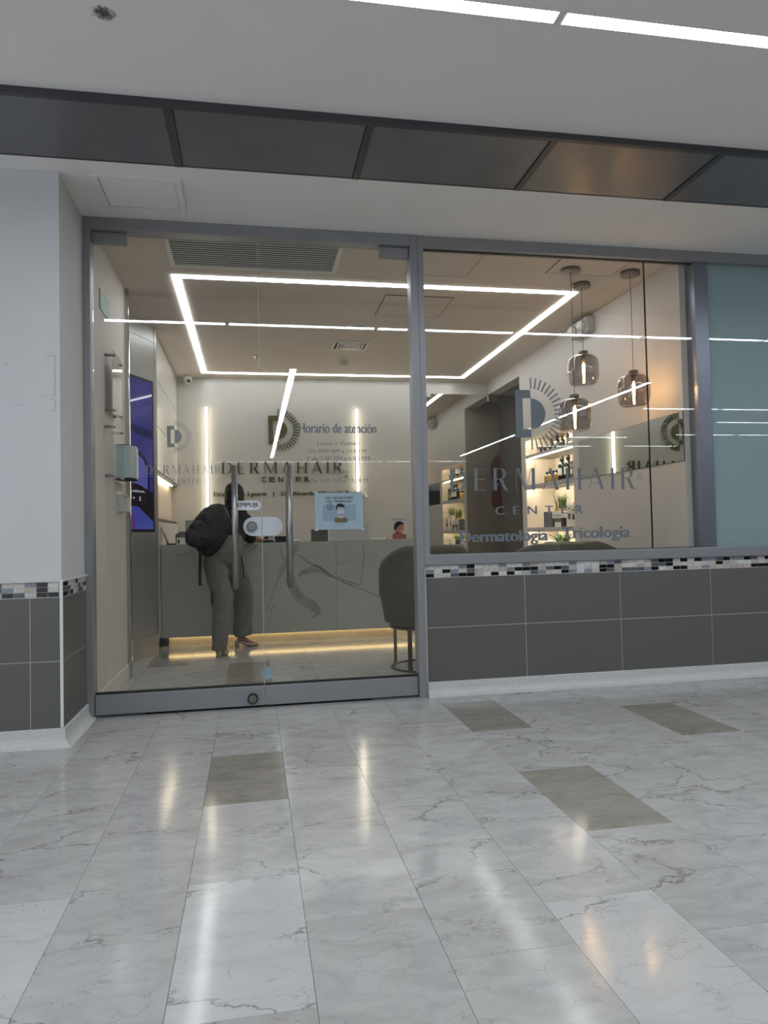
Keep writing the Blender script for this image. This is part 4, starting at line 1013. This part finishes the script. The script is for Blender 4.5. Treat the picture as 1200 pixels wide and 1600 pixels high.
bcp('printed_hair', [(-.055,.105),(-.054,.14),(-.040,.165),(-.015,.18),(.015,.178),(.040,.165),(.050,.145),(.030,.150),(.006,.145),(-.012,.128),(-.022,.118),(-.034,.098),(-.044,.09)], INK, .0023)
bcp('printed_smile', [(.010,.085),(.024,.082),(.036,.088),(.024,.076)], LABW, .0028)
bcp('printed_eye', [(.006,.118),(.016,.122),(.024,.118),(.016,.116)], INK, .0028); bcp('printed_eye', [(.034,.116),(.040,.119),(.045,.115),(.040,.114)], INK, .0028)
bm = bmesh.new(); bm_text(bm, 'PRONTHELIM', -.066, .066, .190, .203, -.0014)
for v in bm.verts: v.co = mt @ v.co
finish(bm, 'printed_title', INK, bc)
box('leaflet_foot', -.06, .06, -.03, .03, 0, .003, ACR, bc)
pn = thing('pen', 'white marker pen lying on the counter between monitor and leaflet', 'pen', (1.22, 2.62, .945))
cyl('pen_barrel', (-.085, 0, .009), (.075, 0, .009), .009, LABW, pn, n=12); cyl('pen_cap', (.075, 0, .009), (.088, 0, .009), .006, BLACK, pn, n=10)
fs = thing('leaflet_rack', 'tall leaning rack of grey leaflets at the left end of the counter', 'rack', (-.758, 2.62, .945))
mt2 = Matrix.Rotation(.30, 4, 'Y')
box('rack_back', -.04, -.034, -.05, .05, .012, .235, mat('rack_grey', (150,146,142), .4), fs, mtx=Matrix.Translation((.02,0,0)) @ Matrix.Rotation(-.32, 4, 'Y'))
for k in range(3): box('leaflet', -.034, -.030, -.045, .045, .02+.055*k, .068+.055*k, (BOXD, GREYC, mat('leaflet_pale', (186,182,176), .6))[k], fs, mtx=Matrix.Translation((.02,0,0)) @ Matrix.Rotation(-.32, 4, 'Y'))
box('rack_base', -.03, .05, -.05, .05, 0, .012, BOXD, fs)
ch_ = thing('card_holder', 'small grey curved holder with white cards on the counter beside the leaflet rack', 'holder', (-.665, 2.62, .945))
bm = bmesh.new(); pr = [(-.045,0),(.045,0),(.045,.118),(.02,.122),(-.01,.118),(-.045,.09)]; bm_poly(bm, pr, .01, .03); finish(bm, 'holder_back', GREYC, ch_)
box('card_stack', -.03, .042, -.03, .008, 0, .062, LABW, ch_, bevel=.002); box('printed_mark', -.02, -.005, -.0312, -.030, .01, .045, BOXD, ch_)
tm = thing('card_terminal', 'black payment terminal on the counter beside the right door handle', 'terminal', (.27, 2.64, .945))
box('terminal_body', -.060, .060, -.05, .05, 0, .058, BLACK, tm, bevel=.008); box('terminal_screen', -.035, .035, -.0508, -.05, .022, .046, mat('terminal_glass', (44,46,58), .1), tm)
tm2 = thing('paper_tray', 'black wedge tray with white slips on the counter in front of the hands', 'tray', (.135, 2.655, .945))
bm = bmesh.new(); bm_poly(bm, [(-.075,0),(.075,0),(.055,.02),(0,.062),(-.02,.055)], -.05, .05); finish(bm, 'tray_body', BLACK, tm2)
box('paper_slip', .010, .062, -.052, .0, .022, .064, mat('slip_grey', (150,152,156), .6), tm2)
ch2 = thing('card_box', 'tiny white box with black base on the counter right of the door handle', 'box', (.41, 2.60, .945))
box('box_base', -.022, .022, -.02, .02, 0, .006, BLACK, ch2); box('box_lid', -.022, .022, -.02, .02, .006, .024, LABW, ch2); box('box_mark', -.003, .003, -.0206, -.02, .012, .018, BLACK, ch2)
so_ = thing('wall_socket', 'low white socket strip on the back wall under the right light bar', 'socket', (1.27, YB, 1.485))
box('socket_plate', -.075, .075, -.02, 0, -.012, .018, WHITE, so_, bevel=.003); box('socket_plug', .045, .085, -.035, -.002, -.045, -.012, WHITE, so_, bevel=.003)

# ================================================================== PENDANTS
SMOKE = glassy('smoked_glass', (.58,.55,.53), boost=2.6, gloss_tint=(1,.98,.95))
NICK = mat('brushed_nickel', (126,116,108), .3, .85, noise=.04)
BULBG = glassy('bulb_glass', (.96,.90,.80))
FIL = emit('filament', (1.0, .62, .28), PEND*5)
def pendant(x, y, zb, label):
    t = thing('pendant_lamp', label, 'lamp', (x, y, zb), 0, 'smoked glass pendant lamps')
    top = H-.003-zb
    lathe('canopy', [(0,top-.03),(.060,top-.03),(.068,top-.027),(.068,top),(0,top)], (0,0,0), NICK, t, n=32)
    cyl('cord', (0,0,.262), (0,0,top-.03), .0022, mat('cord_grey', (110,100,92), .6), t, n=6)
    lathe('socket_cap', [(0,.232),(.034,.232),(.034,.262),(.012,.268),(0,.268)], (0,0,0), NICK, t, n=24)
    prof = [(.034,.232),(.070,.229),(.098,.212),(.112,.180),(.117,.120),(.113,.060),(.098,.020),(.075,.004),(.040,.000),(0,.000)]
    lathe('glass_shade', smooth_pts(prof, 3), (0,0,0), SMOKE, t, n=40)
    cyl('lamp_holder', (0,0,.19), (0,0,.232), .017, NICK, t, n=16)
    bulb = lathe('bulb', smooth_pts([(.013,.19),(.020,.165),(.026,.12),(.024,.08),(.014,.058),(0,.052)], 3), (0,0,0), BULBG, t, n=20)
    bm = bmesh.new()
    for k in range(6):
        a = 2*PI*k/6; c, s = math.cos(a)*.010, math.sin(a)*.010
        bm_cyl(bm, (c*.6, s*.6, .078), (c, s, .165), .0011, n=5)
    bm_cyl(bm, (0,0,.085), (0,0,.16), .003, n=8)
    finish(bm, 'filament', FIL, bulb)
    return t
pendant(2.464, .669, 2.078, 'middle smoked glass pendant lamp, highest of the three')
pendant(2.245, .383, 1.690, 'leftmost and lowest smoked glass pendant lamp by the window')
pendant(2.706, .388, 1.872, 'rightmost smoked glass pendant lamp by the window')

# ================================================================== ARMCHAIRS
VELV = mat('olive_grey_velvet', (92, 88, 78), .55, noise=.10, scale=9); BRZ = mat('dark_bronze_metal', (104, 98, 90), .3, .85)
def armchair(x, y, rz, label):
    t = thing('tub_chair', label, 'chair', (x, y, 0), rz, 'olive tub chairs behind the window')
    # shell: open barrel, back towards -y
    bm = bmesh.new(); n = 28; rows = []
    for i in range(n+1):
        a = -PI/2 + (i/n-.5)*2*PI*.66; u = abs(i/n-.5)*2
        top = .915 - .20*max(0, (u-.35)/.65)**1.3; bot = .315 + .03*u
        row = []
        for rr, z in ((.255,bot+.02),(.268,bot),(.305,bot+.01),(.330,bot+.16),(.345,(bot+top)/2),(.345,top-.05),(.335,top-.012),(.315,top),(.295,top-.02),(.285,top-.08),(.27,.46)):
            row.append(bm.verts.new((rr*math.cos(a), rr*.95*math.sin(a), z)))
        rows.append(row)
    for A, B in zip(rows, rows[1:]):
        for i in range(len(A)): bm.faces.new((A[i], A[(i+1)%len(A)], B[(i+1)%len(A)], B[i]))
    bm.faces.new(rows[0][::-1]); bm.faces.new(rows[-1])
    finish(bm, 'backrest_shell', VELV, t, smooth=True)
    lathe('seat_cushion', smooth_pts([(0,.33),(.22,.33),(.265,.36),(.27,.42),(.25,.455),(.12,.465),(0,.465)], 2), (0,.0,0), VELV, t, n=32)
    # bronze frame: seat ring, four flat uprights, floor ring
    def rg(nm, z, r_, hh, tt):
        lathe(nm, [(r_-tt,z),(r_,z),(r_,z+hh),(r_-tt,z+hh),(r_-tt,z)], (0,0,0), BRZ, t, n=40)
    rg('seat_ring', .300, .27, .022, .03); rg('floor_ring', .0, .27, .012, .03)
    for k in range(4):
        a = PI/4 + k*PI/2; c, s = math.cos(a), math.sin(a)
        bm = bmesh.new(); bm_box(bm, -.016, .016, -.005, .005, .010, .302)
        for v in bm.verts: v.co = Matrix.Translation((c*.258, s*.258, 0)) @ Matrix.Rotation(a+PI/2, 4, 'Z') @ v.co
        finish(bm, 'leg', BRZ, t)
    return t
armchair(1.27, .98, .10, 'olive tub chair half hidden behind the post between door and window')
armchair(1.98, .50, .35, 'olive tub chair whose back peeks over the sill beneath the shelves')
armchair(2.55, .92, -.9, 'olive tub chair whose back peeks over the sill nearest the right wall')

# ================================================================== PERSON
def remeshed(o, voxel, smooth_it=4, disp=0.0, dscale=.08):
    r_ = o.modifiers.new('remesh', 'REMESH'); r_.mode = 'VOXEL'; r_.voxel_size = voxel; r_.use_smooth_shade = True
    s_ = o.modifiers.new('smooth', 'SMOOTH'); s_.factor = .5; s_.iterations = smooth_it
    if disp:
        tx = bpy.data.textures.new('folds', 'CLOUDS'); tx.noise_scale = dscale; tx.noise_depth = 2
        d_ = o.modifiers.new('folds', 'DISPLACE'); d_.texture = tx; d_.strength = disp; d_.mid_level = .5; d_.texture_coords = 'GLOBAL'
    return o
pe = thing('person', 'person in black top and grey wide trousers with a backpack, leaning on the counter', 'person', (-.2, 2.1, 0))
PO = Vector((-.2, 2.1, 0))
def P(*a): return tuple(Vector(a)-PO)
SKIN = mat('skin', (138, 96, 78), .5, noise=.05); HAIR = mat('black_hair', (13, 11, 11), .5, noise=.25, scale=80, stretch=(1,1,.15))
TROU = mat('grey_trouser_cloth', (108, 106, 101), .8, noise=.10, scale=11, bump=1.0, stretch=(1.6, 1.6, .55)); SHIRT = mat('black_shirt', (11, 11, 12), .75, noise=.1)
NAVY = mat('backpack_black_nylon', (13, 14, 19), .6, noise=.25, scale=16, bump=.8); SHOE = mat('beige_shoe_leather', (168, 150, 124), .4, noise=.04)
bm = bmesh.new()
# torso, neck, head
bm_tube(bm, [P(-.255,2.03,.76), P(-.24,2.05,.90), P(-.215,2.12,1.00), P(-.185,2.19,1.08), P(-.155,2.25,1.16), P(-.145,2.29,1.215)], [(.07,.05),(.11,.08),(.10,.078),(.125,.09),(.145,.09),(.10,.065)], 16, ref=(1,0,0))
bm_tube(bm, [P(-.15,2.29,1.20), P(-.150,2.33,1.26), P(-.155,2.37,1.32)], [.050,.046,.048], 12)
bm_tube(bm, [P(-.155,2.395,1.275), P(-.155,2.41,1.30), P(-.156,2.40,1.35), P(-.158,2.385,1.40), P(-.158,2.375,1.445), P(-.158,2.375,1.465)], [(.030,.035),(.052,.062),(.068,.082),(.074,.088),(.060,.07),(.02,.03)], 16, ref=(1,0,0))
bm_tube(bm, [P(-.150,2.478,1.372), P(-.150,2.496,1.345), P(-.150,2.485,1.335)], [.006,.012,.008], 8)       # nose
for s_ in (-.076, .076): bm_tube(bm, [P(-.157+s_,2.40,1.335), P(-.157+s_*1.06,2.40,1.36), P(-.157+s_,2.395,1.385)], [.006,.012,.007], 8)   # ears
# arms: right arm rests along the counter, left arm forward and hidden
def arm(sh, el, wr): bm_tube(bm, smooth_pts([sh, tuple((a+b)/2 for a, b in zip(sh, el)), el, tuple((a+b)/2 for a, b in zip(el, wr)), wr], 3), [.046,.046,.045,.043,.042,.040,.038,.037,.036,.034,.031,.027,.024], 12)
arm(P(-.035,2.30,1.17), P(-.020,2.42,.995), P(.055,2.585,.972)); arm(P(-.255,2.30,1.16), P(-.235,2.44,1.00), P(-.08,2.60,.972))
def hand(w_, d, up=(0,0,1), side=1):
    w_, d = Vector(w_), Vector(d).normalized(); up = Vector(up); sd = d.cross(up).normalized()*side
    palm = [w_, w_+d*.03, w_+d*.06, w_+d*.078]; bm_tube(bm, palm, [(.024,.017),(.034,.015),(.037,.014),(.034,.012)], 12, ref=sd)
    for k, (o_, L_) in enumerate(((-.028,.062),(-.010,.072),(.009,.068),(.026,.052))):
        b_ = w_+d*.07+sd*o_
        bm_tube(bm, [b_, b_+d*L_*.4+up*.010, b_+d*L_*.75+up*.004, b_+d*L_-up*.010], [.0085,.0082,.0078,.0062], 8)
    b_ = w_+d*.02-sd*.028
    bm_tube(bm, [b_, b_+d*.018-sd*.020, b_+d*.042-sd*.030, b_+d*.062-sd*.028], [.012,.0105,.009,.007], 8)
hand(P(.055,2.585,.972), (.80,.55,-.05)); hand(P(-.08,2.60,.972), (.95,.30,-.05), side=-1)
# legs to the feet
bm_tube(bm, smooth_pts([P(-.31,2.03,.84), P(-.285,1.99,.70), P(-.258,1.95,.50), P(-.275,1.91,.28), P(-.29,1.885,.10)], 3), [.060,.060,.060,.060,.058,.056,.052,.05,.05,.044,.036,.032,.030], 14)
bm_tube(bm, smooth_pts([P(-.19,2.05,.84), P(-.13,2.16,.70), P(-.075,2.28,.52), P(-.10,2.33,.30), P(-.12,2.37,.11)], 3), [.060,.060,.060,.060,.058,.056,.052,.05,.05,.044,.036,.032,.030], 14)
bm_tube(bm, [P(-.292,1.868,.085), P(-.285,1.90,.075), P(-.262,1.96,.035), P(-.245,2.005,.024)], [(.024,.03),(.027,.035),(.034,.022),(.022,.010)], 12, ref=(.9,-.3,0))
bm_tube(bm, [P(-.145,2.372,.088), P(-.115,2.38,.078), P(-.045,2.405,.036), P(.005,2.42,.022)], [(.024,.03),(.027,.035),(.032,.022),(.02,.010)], 12, ref=(.3,-.9,0))
body = remeshed(finish(bm, 'body', SKIN, pe, smooth=True), .0055, 2)
# eyes and mouth
for s_ in (-.028, .028):
    bm = bmesh.new(); bmesh.ops.create_uvsphere(bm, u_segments=10, v_segments=8, radius=.011, matrix=Matrix.Translation(P(-.153+s_, 2.468, 1.378))); finish(bm, 'eye', LABW, pe, smooth=True)
tube('mouth', [P(-.172,2.470,1.318), P(-.152,2.477,1.316), P(-.132,2.470,1.318)], [.003,.005,.003], mat('lip', (128,70,66), .5), pe, n=6)
# hair: cap and a loose tail down to the collar
bm = bmesh.new()
bm_tube(bm, smooth_pts([P(-.158,2.385,1.487), P(-.160,2.375,1.465), P(-.160,2.362,1.42), P(-.160,2.352,1.37), P(-.166,2.33,1.31), P(-.172,2.305,1.25), P(-.178,2.275,1.20)], 3),
    [ (a, b) for a, b in ((.02,.025),(.045,.05),(.062,.066),(.072,.078),(.081,.088),(.086,.092),(.089,.093),(.090,.092),(.090,.090),(.089,.084),(.088,.078),(.086,.072),(.082,.066),(.076,.058),(.068,.050),(.060,.044),(.050,.036),(.040,.028),(.028,.02)) ], 18, ref=(1,0,0))
remeshed(finish(bm, 'hair', HAIR, pe, smooth=True), .007, 2, .008, .02)
# shirt
bm = bmesh.new()
bm_tube(bm, smooth_pts([P(-.235,2.06,.925), P(-.215,2.12,1.00), P(-.185,2.19,1.08), P(-.155,2.25,1.16), P(-.147,2.285,1.205), P(-.148,2.305,1.235)], 3), [(.150,.115),(.146,.112),(.140,.108),(.134,.104),(.134,.103),(.136,.104),(.142,.106),(.148,.106),(.152,.106),(.155,.104),(.150,.10),(.135,.09),(.115,.08),(.092,.07),(.076,.062),(.062,.058)], 18, ref=(1,0,0))
def sleeve(sh, el): bm_tube(bm, smooth_pts([sh, tuple((a+b)/2 for a, b in zip(sh, el)), el], 4), [.058,.064,.064,.062,.060,.058,.056,.055,.055], 14)
sleeve(P(-.060,2.29,1.165), P(-.020,2.43,.985)); sleeve(P(-.235,2.29,1.155), P(-.235,2.44,.995))
bm_tube(bm, smooth_pts([P(-.022,2.42,.995), P(-.012,2.46,.985)], 2), [.054,.052,.048], 14)
remeshed(finish(bm, 'shirt', SHIRT, pe, smooth=True), .010, 3, .022, .06)
# trousers
bm = bmesh.new()
bm_tube(bm, smooth_pts([P(-.185,2.13,1.015), P(-.205,2.10,.97), P(-.245,2.05,.90), P(-.262,2.03,.83), P(-.262,2.03,.76)], 3), [(.108,.085),(.118,.092),(.130,.10),(.142,.112),(.155,.125),(.164,.135),(.168,.138),(.168,.136),(.165,.130),(.160,.12),(.158,.118),(.150,.105),(.13,.085)], 20, ref=(1,0,0))
bm_tube(bm, smooth_pts([P(-.325,2.02,.82), P(-.305,1.99,.68), P(-.262,1.95,.50), P(-.275,1.91,.28), P(-.290,1.885,.055)], 3), [(.098,.11),(.100,.108),(.100,.104),(.098,.10),(.094,.094),(.088,.086),(.082,.080),(.080,.077),(.077,.074),(.072,.070),(.068,.067),(.065,.065),(.064,.064)], 18, ref=(1,0,0))
bm_tube(bm, smooth_pts([P(-.195,2.06,.82), P(-.145,2.15,.69), P(-.092,2.27,.52), P(-.098,2.33,.32), P(-.105,2.37,.115)], 3), [(.100,.11),(.100,.108),(.098,.104),(.094,.10),(.088,.094),(.084,.088),(.084,.084),(.086,.080),(.087,.078),(.087,.076),(.086,.074),(.086,.073),(.087,.073)], 18, ref=(1,0,0))
remeshed(finish(bm, 'trousers', TROU, pe, smooth=True), .009, 2, .024, .10)
# slingback block-heel shoes
def shoe(hx, hy, tx_, ty):
    a, b = Vector((hx, hy, 0)), Vector((tx_, ty, 0)); d = (b-a).normalized(); s = Vector((d.y, -d.x, 0)); L_ = (b-a).length
    r_ = Vector(PO); bm = bmesh.new()
    def q(u, v, z): return tuple(a + d*(u*L_) + s*v + Vector((0,0,z)) - r_)
    bm_tube(bm, smooth_pts([q(.22,0,.048), q(.42,0,.030), q(.65,0,.022), q(.85,0,.020), q(1.0,0,.014)], 2), [(.030,.010),(.034,.016),(.038,.024),(.040,.027),(.042,.026),(.042,.024),(.036,.020),(.026,.016),(.010,.008)], 14, ref=tuple(s))
    bm_tube(bm, [q(.0,0,.056), q(.12,0,.055), q(.25,0,.048)], [(.028,.006),(.029,.006),(.030,.008)], 12, ref=tuple(s))
    o = remeshed(finish(bm, 'shoe', SHOE, pe, smooth=True), .0045, 2)
    bm = bmesh.new(); bm_tube(bm, [q(.07,0,.0), q(.06,0,.03), q(.09,0,.056)], [(.024,.021),(.022,.020),(.028,.028)], 14, ref=tuple(s)); finish(bm, 'heel_block', SHOE, o, smooth=True)
    bm = bmesh.new(); bm_tube(bm, [q(.42,.033,.045), q(.20,.032,.075), q(.0,.018,.100), q(-.04,0,.104), q(.0,-.018,.100), q(.20,-.032,.075), q(.42,-.033,.045)], [(.002,.006)]*7, 6); finish(bm, 'heel_strap', SHOE, o)
shoe(-.297, 1.845, -.235, 2.045); shoe(-.168, 2.362, .040, 2.452)
# backpack: own thing, worn on the back
bp_ = thing('backpack', 'large black nylon backpack with dangling straps worn by the leaning person', 'backpack', (-.36, 1.98, 1.05))
BO = Vector((-.36, 1.98, 1.05))
def Q(*a): return tuple(Vector(a)-BO)
bm = bmesh.new()
ax_ = [(-.225,2.03,1.245),(-.255,2.02,1.22),(-.300,2.00,1.165),(-.345,1.975,1.09),(-.385,1.945,1.01),(-.425,1.92,.94),(-.455,1.91,.90)]
bm_tube(bm, smooth_pts([Q(*p) for p in ax_], 3), [(.045,.03),(.065,.045),(.085,.06),(.102,.078),(.118,.09),(.130,.10),(.140,.108),(.150,.113),(.156,.116),(.160,.118),(.162,.12),(.162,.12),(.160,.12),(.156,.118),(.148,.114),(.136,.106),(.120,.094),(.098,.076),(.07,.05)], 18, ref=(.72,.25,.45))
remeshed(finish(bm, 'main_bag', NAVY, bp_, smooth=True), .011, 2, .022, .10)
bm = bmesh.new()
bm_tube(bm, smooth_pts([Q(-.345,1.905,1.12), Q(-.385,1.88,1.05), Q(-.425,1.855,.97), Q(-.450,1.855,.915)], 3), [(.06,.02),(.10,.035),(.125,.045),(.138,.05),(.145,.052),(.148,.053),(.148,.052),(.142,.048),(.125,.040),(.09,.025)], 16, ref=(.72,.25,.45))
remeshed(finish(bm, 'front_pocket', NAVY, bp_, smooth=True), .009, 2, .022, .05)
tube('top_handle', smooth_pts([Q(-.305,2.03,1.225), Q(-.290,2.05,1.265), Q(-.250,2.07,1.283), Q(-.215,2.08,1.268), Q(-.200,2.09,1.24)], 4), .007, NAVY, bp_, n=8)
tube('zip_line', smooth_pts([Q(-.475,1.90,1.08), Q(-.38,1.85,1.09), Q(-.30,1.88,1.12), Q(-.24,1.925,1.15)], 4), .004, mat('zip_dark', (50,52,60), .3, .4), bp_, n=6)
def strap(nm, pts, w_=.011): tube(nm, smooth_pts([Q(*p) for p in pts], 4), [(w_, .0022)]*((len(pts)-1)*4+1), NAVY, bp_, n=6, ref=(1,0,0))
strap('hanging_strap', [(-.430,1.86,.92),(-.432,1.85,.80),(-.436,1.85,.70),(-.435,1.85,.605)], .014)
strap('hanging_strap', [(-.12,2.02,.96),(-.100,2.01,.86),(-.085,2.00,.74),(-.080,2.00,.64)], .006)
strap('shoulder_strap', [(-.245,2.05,1.22),(-.215,2.18,1.275),(-.205,2.28,1.25),(-.215,2.385,1.17),(-.27,2.30,1.05)], .022)
strap('shoulder_strap', [(-.19,2.08,1.22),(-.10,2.19,1.27),(-.075,2.28,1.25),(-.06,2.385,1.16),(-.08,2.27,1.02),(-.10,2.12,.95)], .022)
tube('strap_piping', smooth_pts([Q(-.175,2.04,1.215), Q(-.172,2.03,1.12), Q(-.165,2.03,1.04)], 4), .003, mat('pale_piping', (150,146,134), .5), bp_, n=6)
lg = box('hanging_tag', -.012, .012, -.006, .006, -.06, .05, NAVY, bp_, bevel=.003); lg.location = Q(-.345, 1.90, .50)

BK = mat('buckle_plastic_glint', (120, 122, 126), .3)  # buckles in light grey, small glints put into their colour
for (x, y, z) in ((-.235,1.975,1.20),(-.27,1.945,1.165),(-.465,1.85,1.035)): 
    b_ = box('buckle', -.010, .010, -.005, .005, -.012, .012, BK, bp_, bevel=.002); b_.location = Q(x, y, z); b_.rotation_euler = (0, .6, 0)
tube('seam_piping', smooth_pts([Q(-.31,1.93,1.19), Q(-.40,1.875,1.12), Q(-.475,1.85,1.03), Q(-.53,1.86,.94)], 4), .004, mat('seam_black', (34,36,42), .4), bp_, n=6)
tube('seam_piping', smooth_pts([Q(-.20,1.97,1.12), Q(-.23,1.91,1.03), Q(-.30,1.85,.95), Q(-.38,1.83,.89)], 4), .004, mat('seam_black', (34,36,42), .4), bp_, n=6)
tube('side_strap', smooth_pts([Q(-.22,1.95,1.10), Q(-.31,1.865,1.06), Q(-.42,1.845,1.04)], 4), [(.009,.003)]*9, mat('strap_black', (28,29,34), .4), bp_, n=6)
